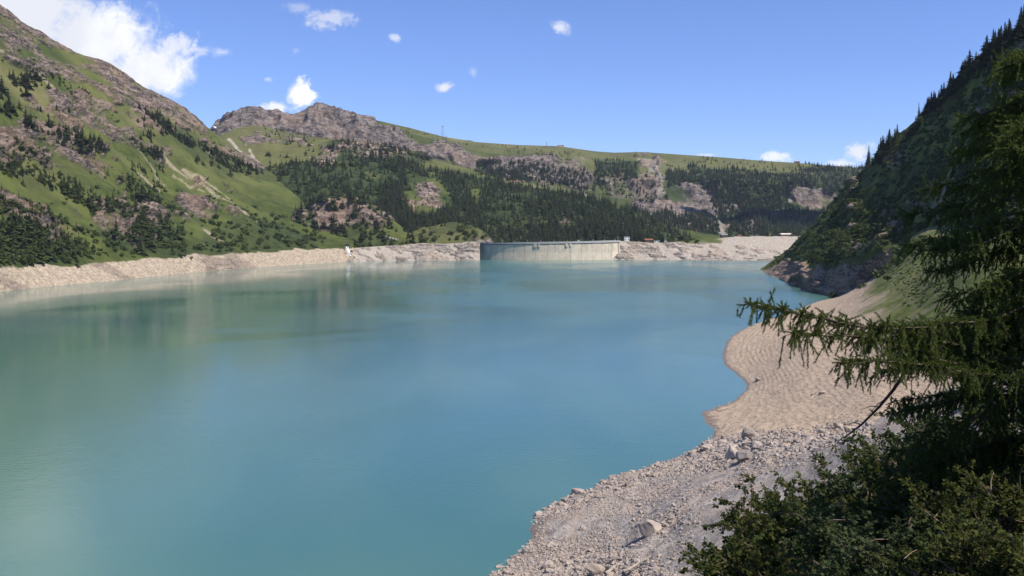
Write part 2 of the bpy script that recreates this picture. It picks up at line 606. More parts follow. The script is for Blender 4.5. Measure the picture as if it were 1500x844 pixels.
def between(a, b, t, dpy=0.0, dY=1.0):
    xs = sorted({p[0] for p in a} | {p[0] for p in b})
    A, B = np.array(a), np.array(b)
    out = []
    for x in xs:
        ya, yb = np.interp(x, A[:, 0], A[:, 1]), np.interp(x, B[:, 0], B[:, 1])
        Ya, Yb = np.interp(x, A[:, 0], A[:, 2]), np.interp(x, B[:, 0], B[:, 2])
        out.append((x, ya + (yb - ya) * t + dpy, (Ya + (Yb - Ya) * t) * dY))
    return out


row_m1 = between(row_s, row_r, 0.33, 6, 0.985)
row_m2 = between(row_s, row_r, 0.68, 4, 0.99)
row_b = [(a, b + 26, Y * 1.14) for a, b, Y in row_r]
L = loft([row_u, row_w, row_s, row_m1, row_m2, row_r, row_b], -320, 518, 510, [6, 34, 85, 85, 70, 22])
left = L
nrm = grid_normals(L.V)
above = sstep(np.arange(L.V.shape[0]), 40, 70)[:, None]
rsl = (1 - sstep(np.arange(L.V.shape[0]), L.rowv[4] - 20, L.rowv[5]) * 0.72)[:, None]
strata = L.V.copy()
strata = np.stack([L.V[..., 0] * 0.8 + L.V[..., 2] * 0.9, L.V[..., 1] * 0.35, L.V[..., 2] * 1.0 - L.V[..., 0] * 0.35], -1)
rock_polys = [
    [(-300, -250), (0, -5), (60, 40), (110, 70), (160, 86), (200, 112), (260, 145), (318, 188), (305, 200), (250, 182), (205, 168), (150, 133), (95, 112), (55, 95), (0, 58), (-300, -100)],
    [(40, 148), (95, 142), (150, 150), (195, 176), (235, 192), (246, 218), (200, 216), (150, 196), (100, 178), (50, 166)],
    [(-120, 150), (0, 192), (60, 196), (112, 222), (152, 262), (128, 274), (88, 258), (40, 246), (0, 246), (-120, 220)],
    [(-100, 260), (0, 282), (40, 292), (78, 328), (112, 346), (60, 345), (0, 318), (-100, 300)],
    [(135, 296), (175, 306), (202, 340), (172, 334), (140, 312)],
    [(262, 292), (300, 292), (312, 310), (300, 322), (262, 312)],
    [(196, 322), (222, 330), (226, 345), (205, 342)],
    [(60, 286), (100, 292), (128, 312), (100, 312)],
    [(215, 200), (240, 215), (236, 230), (216, 218)],
    [(355, 226), (385, 238), (380, 248), (350, 238)],
]
n_str = fbm(strata, 46, 5, 21, 0.6)
n_lrg = fbm(L.V, 160, 3, 5)
rock = pmask(L, rock_polys, 4, 14, 42, 7)
rock = np.maximum(rock * sstep(n_str + 0.3 * sstep(L.py, 220, 100), -0.42, -0.12), sstep(n_str + 0.35 * n_lrg, 0.42, 0.58) * above * (1 - sstep(L.px, 300, 420)))
shore_v = np.arange(L.V.shape[0])[:, None]
sand_edge = fbm(L.V, 45, 4, 31) * 5 + fbm(L.V, 12, 2, 32) * 2.0
sand = (1 - sstep(shore_v + sand_edge * np.ones_like(L.px), L.rowv[2] - 4, L.rowv[2] - 1))
rock *= (1 - sand) * (0.25 + 0.75 * sstep(fbm(L.V, 15, 4, 18, 0.62), -0.42, -0.1))
scree = lmask(L, [(2.0, [(226, 212), (262, 243), (300, 272), (352, 307), (375, 325)]), (1.3, [(272, 243), (300, 262), (338, 292)]), (1.0, [(258, 250), (290, 272), (318, 290)]),
                  (1.7, [(0, 74), (40, 96), (68, 124), (88, 142)]), (1.4, [(200, 250), (235, 275)]), (1.6, [(205, 215), (250, 262)]), (1.4, [(300, 330), (345, 352)])], 3, 1.4, 10) * above * 0.62
rock *= 1 - np.clip(scree * 1.2, 0, 1)
dry = sstep(fbm(L.V, 120, 4, 44), -0.4, 1.0) * sstep(L.py, 330, 200) * 0.55
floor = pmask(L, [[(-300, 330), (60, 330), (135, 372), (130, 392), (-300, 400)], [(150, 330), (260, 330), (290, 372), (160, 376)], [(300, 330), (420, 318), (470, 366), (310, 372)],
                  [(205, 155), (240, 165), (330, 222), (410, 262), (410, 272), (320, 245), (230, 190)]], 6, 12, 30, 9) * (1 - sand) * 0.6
amp = above * rsl
Sd = L.V[..., 2] + 0.37 * L.V[..., 1] + fbm(L.V, 60, 3, 17) * 12
ledge = ((Sd / 24.0) % 1.0) ** 1.6 * 8.0 + ((Sd / 9.0 + 0.3) % 1.0) ** 1.5 * 2.6
L.Sd = Sd
L.V += nrm * (amp * (n_lrg * 11 + fbm(L.V, 48, 3, 6) * 4.0) + amp * rock * fbm(L.V, 9, 3, 16) * 1.8 + amp * rock * (ridged(strata, 26, 4, 8) * 5.0 + n_str * 4.0 + ledge)
              + (1 - above) * sstep(shore_v, 3, 16) * (fbm(L.V, 22, 4, 12) * 1.2 + ridged(strata, 11, 3, 14) * 0.6))[..., None]
# weathered rock inside the drawdown band
band_rock = sstep(fbm(strata, 16, 4, 51), 0.25, 0.6) * sand * sstep(fbm(L.V, 130, 2, 52), -0.15, 0.4) * 0.5
slab = lmask(L, [(5, [(135, 384), (160, 394), (192, 410)]), (7, [(335, 372), (352, 384), (372, 394)]), (6, [(-20, 405), (10, 415), (40, 424)])], 5, 1.5, 10) * sand
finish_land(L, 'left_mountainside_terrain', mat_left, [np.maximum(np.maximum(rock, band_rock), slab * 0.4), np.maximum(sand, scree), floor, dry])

# ---- far range
sky_r = [(230, 215), (300, 196), (312, 186), (330, 173), (350, 168), (365, 163), (385, 166), (400, 168), (420, 167), (437, 162), (455, 154), (468, 152), (485, 157), (500, 165), (530, 171), (560, 178), (600, 187), (650, 200), (700, 208), (760, 212), (820, 214), (870, 221), (900, 223), (940, 222), (1000, 226), (1060, 230), (1120, 235), (1170, 238), (1220, 242), (1270, 246), (1340, 252), (1450, 262)]
sk_Y = [(230, 3000), (600, 3050), (700, 3350), (1450, 3500)]
foot = [(230, 235), (300, 206), (340, 195), (400, 206), (480, 214), (560, 226), (640, 238), (700, 246), (760, 252), (800, 268), (870, 284), (900, 286), (960, 292), (1000, 300), (1050, 318), (1100, 315), (1150, 306), (1225, 308), (1300, 312), (1450, 320)]
top_ = [(230, 220), (300, 199), (330, 176), (365, 166.5), (400, 171.5), (430, 170), (468, 155), (500, 168), (560, 182), (600, 194), (640, 208), (700, 222), (760, 227), (800, 226), (850, 234), (880, 250), (930, 252), (970, 250), (1000, 262), (1050, 262), (1100, 268), (1150, 274), (1225, 282), (1300, 290), (1450, 300)]
def yl(lst, ys): return [(a, b, float(np.interp(a, [k[0] for k in ys], [k[1] for k in ys]))) for a, b in lst]
f_sky = yl(sky_r, sk_Y)
f_top = yl(top_, [(230, 2960), (1450, 2960)])
f_foot = yl(foot, [(230, 2860), (600, 2860), (1450, 2850)])
f_mid = [(230, 290, 2500), (600, 300, 2500), (1000, 330, 2450), (1450, 335, 2450)]
f_base = [(230, 350, 2150), (1450, 352, 2150)]
f_back = [(a, b + 14, Y * 1.15) for a, b, Y in f_sky]
L = loft([f_base, f_mid, f_foot, f_top, f_sky, f_back], 230, 1420, 760, [22, 62, 78, 46, 10], row_smooth=3, v_smooth=2)
far = L
nrm = grid_normals(L.V)
vv = np.arange(L.V.shape[0])[:, None] * np.ones_like(L.px)
st = np.stack([L.V[..., 0], L.V[..., 1], L.V[..., 2] * 0.55], -1)
n1 = fbm(st, 150, 5, 61)
far_rock_polys = [
    [(300, 190), (322, 140), (365, 130), (430, 130), (468, 120), (502, 130), (530, 172), (575, 192), (620, 205), (690, 216), (700, 240), (640, 236), (560, 224), (480, 214), (420, 212), (345, 198)],
    [(690, 222), (760, 224), (800, 220), (855, 230), (868, 262), (872, 285), (800, 268), (720, 250)],
    [(868, 252), (930, 262), (965, 248), (970, 290), (905, 292)],
    [(930, 232), (960, 234), (985, 262), (968, 268), (950, 250)],
    [(960, 275), (1010, 262), (1055, 275), (1048, 320), (1000, 330), (950, 310)],
    [(1048, 290), (1090, 292), (1085, 305), (1045, 308)],
    [(1155, 274), (1225, 282), (1228, 306), (1190, 312), (1155, 296)],
    [(925, 300), (1010, 320), (1090, 350), (940, 350)],
    [(1090, 318), (1130, 318), (1120, 345), (1088, 345)],
]
rock = pmask(L, far_rock_polys, 3, 13, 70, 63) * sstep(n1, -0.6, -0.1)
rock = np.maximum(rock, sstep(vv, L.rowv[2] - 2, L.rowv[2] + 8) * sstep(L.px, 300, 318) * (1 - sstep(L.px + fbm(L.V, 120, 3, 59) * 14, 495, 525)))
cliffband = sstep(vv, L.rowv[2] - 4, L.rowv[2] + 6) * (1 - sstep(vv, L.rowv[3] - 6, L.rowv[3] + 2))
rock = np.maximum(rock, cliffband * sstep(n1, 0.34, 0.52) * (1 - sstep(L.px, 1000, 1120) * 0.7))
scree = 0.6 * pmask(L, [[(932, 230), (955, 232), (978, 262), (970, 268)], [(1040, 308), (1060, 330), (1066, 348), (1056, 348), (1036, 315)], [(964, 258), (970, 258), (972, 285), (966, 285)],
                  [(1155, 275), (1160, 275), (1160, 302), (1153, 302)]], 2, 4, 40, 65)
for_polys_far = [[(985, 262), (1010, 246), (1050, 250), (1090, 252), (1150, 255), (1200, 248), (1275, 246), (1400, 255), (1400, 350), (905, 350), (900, 300), (960, 318), (1000, 300)],
                 [(700, 234), (760, 240), (862, 250), (860, 280), (800, 270), (740, 262), (690, 262)],
                 [(868, 236), (930, 238), (935, 262), (872, 262)], [(976, 250), (1000, 250), (1000, 290), (976, 290)]]
floor = pmask(L, for_polys_far, 4, 10, 60, 66) * 0.85
mead = sstep(vv, L.rowv[3], L.rowv[3] + 8)
dry = mead * 0.25 * sstep(L.px, 540, 640) + 0.1 + 0.35 * sstep(fbm(L.V, 300, 4, 68), -0.2, 0.8)
dry = dry * (1 - floor)
edge = 1 - sstep(vv, L.rowv[4] - 12, L.rowv[4]) * (1 - 0.8 * (1 - sstep(L.px, 480, 560)))
L.V += nrm * (edge * fbm(L.V, 240, 4, 62) * 13 + rock * (ridged(st, 70, 5, 64) * 22 + n1 * 9 - 4 + ridged(np.stack([L.V[..., 0] * 0.3, L.V[..., 1] * 0.3, L.V[..., 2] * 2.2], -1), 60, 3, 69) * 7) * np.maximum(edge, 0.25))[..., None]
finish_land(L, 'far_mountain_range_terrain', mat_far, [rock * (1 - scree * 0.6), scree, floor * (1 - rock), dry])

# ---- wooded hill behind the dam
h_base = [(250, 376, 1600), (500, 374, 1610), (600, 372, 1620), (690, 374, 1640), (715, 385, 1660), (900, 385, 1660), (960, 362, 1700), (1350, 362, 1720)]
h_mid = [(250, 310, 1900), (400, 292, 1850), (500, 288, 1850), (600, 300, 1850), (700, 318, 1830), (800, 322, 1820), (900, 336, 1780), (960, 347, 1760), (1350, 356, 1760)]
h_top = [(250, 214, 2250), (300, 208, 2280), (330, 194, 2300), (350, 186, 2330), (380, 182, 2350), (410, 190, 2350), (450, 199, 2300), (500, 205, 2250), (550, 211, 2250), (600, 224, 2250), (640, 236, 2250), (680, 246, 2250), (720, 257, 2200), (760, 270, 2150), (800, 277, 2100), (850, 284, 2050), (900, 299, 2000), (940, 314, 1950), (970, 327, 1900), (1000, 340, 1850), (1100, 352, 1800), (1350, 354, 1800)]
h_back = [(a, b + 14, Y * 1.12) for a, b, Y in h_top]
L = loft([h_base, h_mid, h_top, h_back], 250, 1340, 560, [62, 96, 14], row_smooth=4)
hill = L
nrm = grid_normals(L.V)
vv = np.arange(L.V.shape[0])[:, None] * np.ones_like(L.px)
edge = (1 - sstep(vv, L.rowv[2] - 25, L.rowv[2]) * 0.75) * sstep(vv, 3, 20)
st = np.stack([L.V[..., 0], L.V[..., 1], L.V[..., 2] * 2.5], -1)
hill_rock = [[(352, 192), (382, 190), (388, 206), (360, 210)], [(392, 196), (450, 200), (455, 212), (400, 208)], [(472, 208), (520, 204), (580, 218), (600, 224), (590, 230), (520, 226), (475, 222)],
             [(610, 272), (632, 268), (650, 296), (640, 310), (615, 300)], [(586, 300), (600, 300), (610, 320), (595, 322)], [(820, 312), (838, 312), (836, 330), (818, 328)],
             [(905, 330), (930, 332), (925, 352), (900, 352)], [(455, 232), (490, 230), (492, 238), (460, 240)], [(870, 330), (895, 336), (890, 352), (862, 350)]]
rock = pmask(L, hill_rock, 3, 9, 35, 72) * sstep(fbm(st, 40, 4, 73), -0.5, 0.0)
for_polys_hill = [[(476, 214), (520, 205), (575, 212), (640, 222), (625, 240), (600, 245), (590, 262), (560, 276), (540, 250), (490, 236)],
                  [(560, 276), (592, 255), (600, 245), (650, 256), (690, 258), (800, 278), (870, 290), (965, 325), (1010, 345), (1010, 372), (690, 372), (600, 345), (545, 320)],
                  [(395, 246), (470, 232), (560, 262), (590, 300), (560, 330), (420, 330), (390, 290)]]
clear_polys = [[(596, 266), (630, 256), (662, 282), (664, 306), (620, 318), (592, 305)], [(690, 274), (705, 280), (700, 300), (690, 292)]]
floor = pmask(L, for_polys_hill, 4, 10, 40, 75)
clear = pmask(L, clear_polys, 4, 6, 30, 76)
floor = floor * (1 - clear) * 0.9
scree = lmask(L, [(1.6, [(335, 205), (352, 222), (378, 236)]), (1.4, [(365, 218), (372, 232)])], 77, 1.0, 20)
L.V += nrm * (edge * (fbm(L.V, 150, 4, 71) * 9 + fbm(L.V, 45, 3, 78) * 2.5) + rock * ridged(st, 30, 4, 74) * 6)[..., None]
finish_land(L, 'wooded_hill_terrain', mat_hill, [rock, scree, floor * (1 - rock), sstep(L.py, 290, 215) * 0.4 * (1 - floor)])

# ---- rocky knoll and meadow hump by the lake head
k_base = [(385, 374, 1550), (650, 372, 1560)]
k_top = [(385, 360, 1620), (410, 335, 1640), (432, 308, 1650), (460, 296, 1650), (490, 290, 1650), (525, 292, 1650), (550, 304, 1640), (575, 324, 1620), (600, 342, 1600), (650, 362, 1580)]
L = loft([k_base, between(k_base, k_top, 0.6, -2, 0.995), k_top, [(a, b + 20, Y + 140) for a, b, Y in k_top]], 388, 645, 150, [26, 30, 8])
knoll = L
nrm = grid_normals(L.V)
rock = pmask(L, [[(455, 302), (492, 287), (530, 296), (578, 324), (572, 331), (520, 330), (505, 342), (470, 340), (462, 318)], [(425, 318), (445, 308), (450, 340), (438, 346)]], 3, 7, 26, 82)
st = np.stack([L.V[..., 0] + L.V[..., 2], L.V[..., 1], L.V[..., 2] * 0.8], -1)
vv = np.arange(L.V.shape[0])[:, None] * np.ones_like(L.px)
e = sstep(vv, 2, 8)
L.V += nrm * (e * fbm(L.V, 60, 4, 81) * 5 + e * rock * ridged(st, 28, 4, 84) * 8)[..., None]
finish_land(L, 'rocky_knoll_terrain', mat_hill, [rock, None, (1 - rock) * 0.7 * sstep(fbm(L.V, 50, 3, 85), -0.6, 0.3), None])

u_base = [(560, 374, 1562), (760, 374, 1568)]
u_top = [(560, 366, 1640), (590, 348, 1640), (620, 331, 1640), (660, 323, 1640), (695, 330, 1630), (712, 342, 1620), (725, 356, 1610), (760, 372, 1600)]
L = loft([u_base, between(u_base, u_top, 0.6, -2, 0.997), u_top, [(a, b + 20, Y + 100) for a, b, Y in u_top]], 565, 745, 110, [18, 22, 8])
hump = L
nrm = grid_normals(L.V)
rock = pmask(L, [[(695, 346), (735, 350), (735, 362), (690, 362)]], 3, 6, 20, 92) * 0.8
L.V += nrm * (sstep(np.arange(L.V.shape[0]), 2, 8)[:, None] * fbm(L.V, 40, 4, 91) * 3)[..., None]
finish_land(L, 'meadow_hump_terrain', mat_hill, [rock, None, sstep(fbm(L.V, 30, 3, 95), -0.2, 0.5) * 0.7, np.full(L.px.shape, 0.35)])

# ---- far shore to the left and right of the dam
s_w = [(470, 385.5), (505, 383.5), (560, 382), (640, 381.5), (718, 381.5)]
a_w = [(a, b, float(water_Y(b))) for a, b in s_w]
a_t = [(470, 368, 1500), (510, 363.5, 1520), (560, 360.5, 1550), (600, 358, 1555), (640, 356.5, 1555), (690, 355, 1555), (718, 356, 1560)]
L = loft([[(a, b + 6, Y * 0.99) for a, b, Y in a_w], a_w, a_t, [(a, b - 1.5, Y + 60) for a, b, Y in a_t]], 472, 703, 170, [4, 34, 12], row_smooth=3)
shoreL = L
nrm = grid_normals(L.V)
vv = np.arange(L.V.shape[0])[:, None] * np.ones_like(L.px)
st = np.stack([L.V[..., 0] + L.V[..., 2] * 0.8, L.V[..., 1], L.V[..., 2]], -1)
e = sstep(vv, 3, 9) * (1 - sstep(vv, 36, 46) * 0.6)
rk = sstep(fbm(st, 15, 4, 101) + sstep(L.px, 540, 640) * 0.5, 0.0, 0.35) * (1 - sstep(vv, 35, 39))
L.V += nrm * (e * (fbm(L.V, 22, 4, 102) * 1.6 + rk * ridged(st, 13, 4, 103) * 2.4))[..., None]
green = sstep(vv + fbm(L.V, 20, 3, 104) * 3, 36, 39)
finish_land(L, 'lake_head_shore_terrain', mat_shore, [rk * 0.9, 1 - green, None, None])

s_w = [(880, 380.5), (960, 381), (1060, 381.3), (1140, 382), (1240, 383), (1330, 384)]
b_w = [(a, b, float(water_Y(b))) for a, b in s_w]
b_t = [(880, 352.5, 1590), (915, 353.5, 1595), (960, 356.5, 1600), (1000, 354, 1605), (1040, 351.5, 1610), (1064, 347.2, 1620), (1100, 346.8, 1620), (1170, 346.6, 1620), (1330, 346.6, 1620)]
b_m = [(880, 364, 1570), (915, 365, 1572), (1000, 364, 1575), (1060, 363, 1580), (1100, 364, 1580), (1170, 370, 1575), (1330, 372, 1570)]
L = loft([[(a, b + 6, Y * 0.99) for a, b, Y in b_w], b_w, b_m, b_t, [(a, b - 1.0, Y + 25) for a, b, Y in b_t], [(a, b + 12, Y + 110) for a, b, Y in b_t]], 884, 1325, 300, [4, 26, 22, 8, 6], row_smooth=3, v_smooth=2)
shoreR = L
nrm = grid_normals(L.V)
vv = np.arange(L.V.shape[0])[:, None] * np.ones_like(L.px)
st = np.stack([L.V[..., 0] + L.V[..., 2] * 0.8, L.V[..., 1], L.V[..., 2]], -1)
e = sstep(vv, 3, 9) * (1 - sstep(vv, L.rowv[3] - 3, L.rowv[3]))
dike = pmask(L, [[(1022, 353), (1064, 345), (1340, 344), (1340, 372), (1170, 369), (1110, 362)]], 1.5, 1.0, 20, 111)
rk = sstep(fbm(st, 14, 4, 112), -0.2, 0.3) * (1 - dike)
L.V += nrm * (e * (1 - dike * 0.85) * (fbm(L.V, 26, 4, 113) * 1.9 + rk * ridged(st, 12, 4, 114) * 2.6))[..., None]
green = sstep(vv + fbm(L.V, 20, 3, 115) * 2, L.rowv[3] - 3, L.rowv[3] + 2) * (1 - sstep(L.px, 1060, 1075))
green = np.maximum(green, pmask(L, [[(985, 352), (1040, 349), (1060, 352), (1056, 357), (1000, 356)]], 1.5, 2, 15, 116))
finish_land(L, 'dam_side_shore_terrain', mat_shore, [np.clip(rk * (1 - green), 0, 1), (1 - green), None, None])

# ---- right mountainside with the rock spur
r_w = [(1108, 398), (1116, 398.5), (1130, 405), (1150, 413.5), (1175, 421), (1200, 431), (1215, 434)]
g_w = [(a, b, float(water_Y(b))) for a, b in r_w] + [(1260, 425, 690), (1330, 405, 620), (1400, 385, 540), (1500, 370, 430), (1650, 360, 330)]
g_u = [(a, b + 8, Y * 0.985) for a, b, Y in g_w]
g_1 = [(1108, 398, 1172), (1116, 396, 1165), (1130, 389, 1130), (1150, 378, 1090), (1175, 383, 920), (1200, 386, 800), (1230, 385, 730), (1260, 378, 690), (1330, 358, 640), (1400, 350, 570), (1500, 345, 450), (1650, 342, 350)]
g_2 = [(1108, 398, 1178), (1116, 395, 1172), (1130, 386, 1150), (1150, 374, 1125), (1175, 352, 1060), (1200, 347, 960), (1230, 342, 850), (1260, 334, 790), (1300, 325, 740), (1340, 312, 690), (1400, 296, 620), (1500, 270, 520), (1650, 220, 420)]
g_3 = [(1108, 398, 1180), (1116, 394, 1180), (1130, 384, 1165), (1150, 370, 1150), (1175, 344, 1110), (1200, 326, 1060), (1230, 306, 970), (1260, 282, 900), (1300, 252, 840), (1340, 226, 790), (1400, 188, 720), (1500, 130, 620), (1650, 60, 520)]
g_r = [(1108, 398, 1185), (1116, 393, 1190), (1130, 383, 1180), (1150, 368, 1170), (1165, 350, 1150), (1180, 338, 1140), (1200, 319, 1110), (1230, 287, 1070), (1260, 252, 1030), (1275, 238, 1010), (1300, 213, 970), (1330, 188, 930), (1365, 156, 870), (1400, 122, 820), (1440, 88, 770), (1480, 55, 720), (1500, 40, 700), (1650, -80, 600)]
g_b = [(a, b + 25, Y * 1.16) for a, b, Y in g_r]
L = loft([g_u, g_w, g_1, g_2, g_3, g_r, g_b], 1109, 1645, 400, [5, 44, 50, 56, 54, 12], row_smooth=2, v_smooth=2)
right = L
nrm = grid_normals(L.V)
vv = np.arange(L.V.shape[0])[:, None] * np.ones_like(L.px)
st = np.stack([L.V[..., 0] * 0.9 + L.V[..., 2] * 1.1, L.V[..., 1] * 0.5, L.V[..., 2] * 1.0 - L.V[..., 0] * 0.8], -1)
n1 = fbm(st, 34, 5, 121)
cliff = 1 - sstep(vv + fbm(L.V, 30, 3, 122) * 10, L.rowv[2] - 10, L.rowv[2] - 2)
cliff *= 1 - sstep(L.px, 1290, 1330)
rock = np.maximum(cliff, pmask(L, [[(1300, 218), (1330, 222), (1325, 240), (1298, 238)], [(1410, 165), (1445, 155), (1450, 175), (1415, 185)], [(1440, 130), (1500, 120), (1500, 145), (1450, 148)]], 3, 8, 20, 123) * 0.9)
rock = np.maximum(rock, sstep(n1, 0.5, 0.66) * sstep(vv, 50, 60) * 0.8)
scree = pmask(L, [[(1372, 300), (1380, 278), (1405, 248), (1418, 240), (1408, 268), (1390, 298), (1370, 312)]], 3, 7, 25, 124)
floor = sstep(fbm(L.V, 45, 4, 125), -0.2, 0.35) * (1 - scree)
e = sstep(vv, 4, 12) * (1 - sstep(vv, L.rowv[5] - 16, L.rowv[5]) * 0.6) * sstep(L.px, 1112, 1160)
L.V += nrm * (e * (fbm(L.V, 70, 4, 126) * 6 + fbm(L.V, 18, 3, 127) * 1.6) + e * rock * (ridged(st, 26, 5, 128) * 4.5 + n1 * 2.5) + e * (1 - cliff) * ridged(st, 75, 3, 129) * 5)[..., None]
finish_land(L, 'right_mountainside_terrain', mat_right, [rock * (1 - scree * 0.7), scree, floor, None])

# ---- near bank: thin-plate surface through surveyed points; the foreground shrubs root on it
FG = [  # px, py of the top, distance, size, kit, label
    (1112, 716, 27, 2.3, 0, 'dark shrub whose top stands alone against the rubble beach'),
    (1092, 772, 25, 1.9, 2, 'shrub at the left tip of the foreground thicket'),
    (1085, 818, 22, 1.7, 0, 'lowest shrub at the bottom left corner of the thicket'),
    (1160, 728, 24, 2.2, 1, 'yellow-green shrub right of the shrub standing against the beach'),
    (1188, 706, 25, 2.4, 4, 'yellowish shrub in the middle of the thicket edge'),
    (1232, 690, 24, 2.2, 2, 'dark shrub under the pale boulder rim'),
    (1278, 664, 22, 2.0, 1, 'light green shrub at the upper edge of the thicket'),
    (1335, 632, 18, 1.8, 0, 'dark shrub touching the bare dead stick'),
    (1372, 612, 16, 1.8, 3, 'twiggy shrub right of the bare dead stick'),
    (1420, 600, 14.5, 1.8, 3, 'twiggy shrub beneath the lowest larch limbs'),
    (1450, 610, 13.5, 1.8, 2, 'dark shrub under the larch near the right edge'),
    (1500, 620, 12.5, 1.7, 4, 'shrub cut by the right edge below the larch'),
    (1125, 785, 19, 1.8, 4, 'yellow-flecked shrub at the bottom of the thicket left of centre'),
    (1150, 770, 18, 1.9, 2, 'dark shrub filling the hollow in the thicket'),
    (1215, 735, 17, 1.9, 0, 'dark shrub in the centre of the thicket'),
    (1270, 700, 16, 1.8, 3, 'grey-green shrub in the centre right of the thicket'),
    (1335, 690, 13.5, 1.7, 0, 'dark leafy shrub in front of the twiggy shrubs'),
    (1410, 700, 11.5, 1.6, 2, 'dark broad shrub in the right part of the thicket'),
    (1475, 690, 10.5, 1.5, 1, 'olive shrub at the right edge of the thicket'),
    (1190, 815, 14.5, 1.6, 1, 'olive shrub on the bottom edge of the picture'),
    (1255, 745, 11.5, 1.4, 3, 'nearest blue-green shrub with bare twigs showing through'),
    (1310, 770, 10.0, 1.3, 3, 'second blue-green shrub beside the nearest one'),
    (1380, 790, 9.4, 1.3, 0, 'dark shrub on the bottom edge near the right corner'),
    (1450, 775, 8.8, 1.2, 1, 'yellow-green shrub at the bottom right corner'),
    (1520, 760, 8.4, 1.2, 2, 'dark shrub cut by the bottom right corner'),
    (1125, 832, 17.5, 1.7, 2, 'dark shrub on the bottom edge left in the thicket'),
]
ctrl = []
for px, py in [(720, 844), (785, 790), (776, 762), (838, 726), (900, 697), (960, 681), (1032, 651), (1045, 640), (1026, 606), (1085, 579), (1093, 563), (1062, 535), (1059, 515), (1075, 490), (1120, 470), (1200, 441), (1212, 434)]:
    p = P(px, py, float(water_Y(py)))
    ctrl.append(tuple(p))
    ctrl.append((p[0] - 0.06 * p[1] - 4, p[1] - 2, -4.0 - 0.004 * p[1]))
for px, py, Y in [(1100, 600, 255), (1180, 560, 270), (1280, 560, 240), (1280, 500, 310), (1180, 500, 345), (1110, 500, 400), (1150, 470, 480), (1220, 460, 470), (1300, 430, 430), (1250, 430, 560), (1350, 400, 430), (1350, 360, 560),
                  (1420, 350, 430), (1310, 388, 640), (1500, 346, 300), (1330, 352, 640), (800, 844, 132), (900, 844, 118), (985, 844, 105), (850, 790, 148), (950, 780, 135), (1000, 720, 150), (950, 720, 172), (1050, 680, 178), (1120, 680, 150), (1200, 660, 140),
                  (1048, 645, 220), (1150, 632, 188), (1260, 628, 150), (1260, 420, 660), (1225, 436, 700)]:
    ctrl.append(tuple(P(px, py, Y)))
ctrl += [(60, 202, 5.5), (76, 182, 9), (95, 190, 15), (0, 0, 45.6), (0, -20, 47), (-3, 5, 43), (-6, 10, 39.5), (0, 6, 43.6), (-12, 20, 31), (-22, 40, 17), (3, 40, 27), (10, 40, 30.5), (20, 40, 36), (2, 70, 15.5), (12, 70, 19.5), (25, 70, 26), (40, 70, 35),
         (2, 100, 6), (25, 100, 17), (45, 100, 28), (60, 100, 37), (62, 140, 25), (95, 140, 38), (30, 0, 50), (60, 0, 60), (-20, 0, 40), (-50, 0, 19), (-80, 0, 0), (-36, 60, 7), (-52, 60, 0), (-26, 100, 0), (-34, 100, -4), (-66, 60, -5),
         (150, 230, 44), (120, 160, 47), (90, 80, 52), (300, 640, 52), (260, 500, 52), (230, 360, 52), (200, 250, 55)]
for f in FG:
    q = P(f[0], f[1], f[2])
    ctrl.append((q[0], q[1], q[2] - f[3] * 0.94))
for Yq in (10, 16, 23, 32):
    ctrl.append(tuple(P(900, 930, Yq)))
for Yq in (34, 48):
    ctrl.append(tuple(P(1130, 900, Yq)))
ctrl += [(2, 3.5, 43.6), (4, 5, 43.7), (6, 5, 44.2), (3, 1, 44.6), (8, 3, 45.0), (1.5, 8, 41.6), (12, 6, 46), (3.5, 7, 43.0), (5.0, 7, 43.7), (7, 7.5, 44.3)]
ctrl = np.array(ctrl)


def warp(x, y):
    w = np.sqrt(y * y * (y > 0) + 25.0 ** 2)
    return np.stack([x / w * 3.0, np.log(w)], -1)


def tps_k(d2):
    return np.where(d2 > 1e-12, 0.5 * d2 * np.log(np.maximum(d2, 1e-12)), 0)


cw = warp(ctrl[:, 0], ctrl[:, 1])
n_c = len(ctrl)
K = tps_k(((cw[:, None] - cw[None]) ** 2).sum(-1)) + np.eye(n_c) * 6e-4
A = np.zeros((n_c + 3, n_c + 3))
A[:n_c, :n_c] = K
A[:n_c, n_c] = 1; A[:n_c, n_c + 1:] = cw
A[n_c, :n_c] = 1; A[n_c + 1:, :n_c] = cw.T
sol = np.linalg.solve(A, np.concatenate([ctrl[:, 2], np.zeros(3)]))


def bank_z(x, y):
    q = warp(np.asarray(x, float), np.asarray(y, float)).reshape(-1, 2)
    out = np.empty(len(q))
    for i in range(0, len(q), 20000):
        s = q[i:i + 20000]
        k = tps_k(((s[:, None] - cw[None]) ** 2).sum(-1))
        out[i:i + 20000] = k @ sol[:n_c] + sol[n_c] + s @ sol[n_c + 1:]
    return out.reshape(np.shape(x))


ys = np.concatenate([np.linspace(-25, 30, 40, endpoint=False), np.geomspace(30, 95, 50, endpoint=False), np.geomspace(95, 330, 230, endpoint=False), np.geomspace(330, 735, 120)])
t_ = np.linspace(0, 1, 380)
wl = np.array([ctrl[i][:2] for i in range(0, 34, 2)])
wl = wl[np.argsort(wl[:, 1])]
xw = np.interp(ys, np.concatenate([[-30, 0, 60, 100], wl[:, 1]]), np.concatenate([[-90, -80, -52, -26], wl[:, 0]]))
xr = np.interp(ys, [-25, 60, 150, 250, 450, 735], [60, 75, 115, 170, 225, 300])
X = (xw - 14)[:, None] + (xr - xw + 14)[:, None] * (t_[None] ** 1.35)
Yg = ys[:, None] * np.ones_like(X)
Z = bank_z(X, Yg)
V = np.stack([X, Yg, Z], -1)
L = Land()
L.V, L.rowv = V, None
L.px, L.py = proj(V)
bank = L
pp = V
lvl = Z + 6.5 + fbm(pp, 26, 5, 141, 0.62) * 5.0
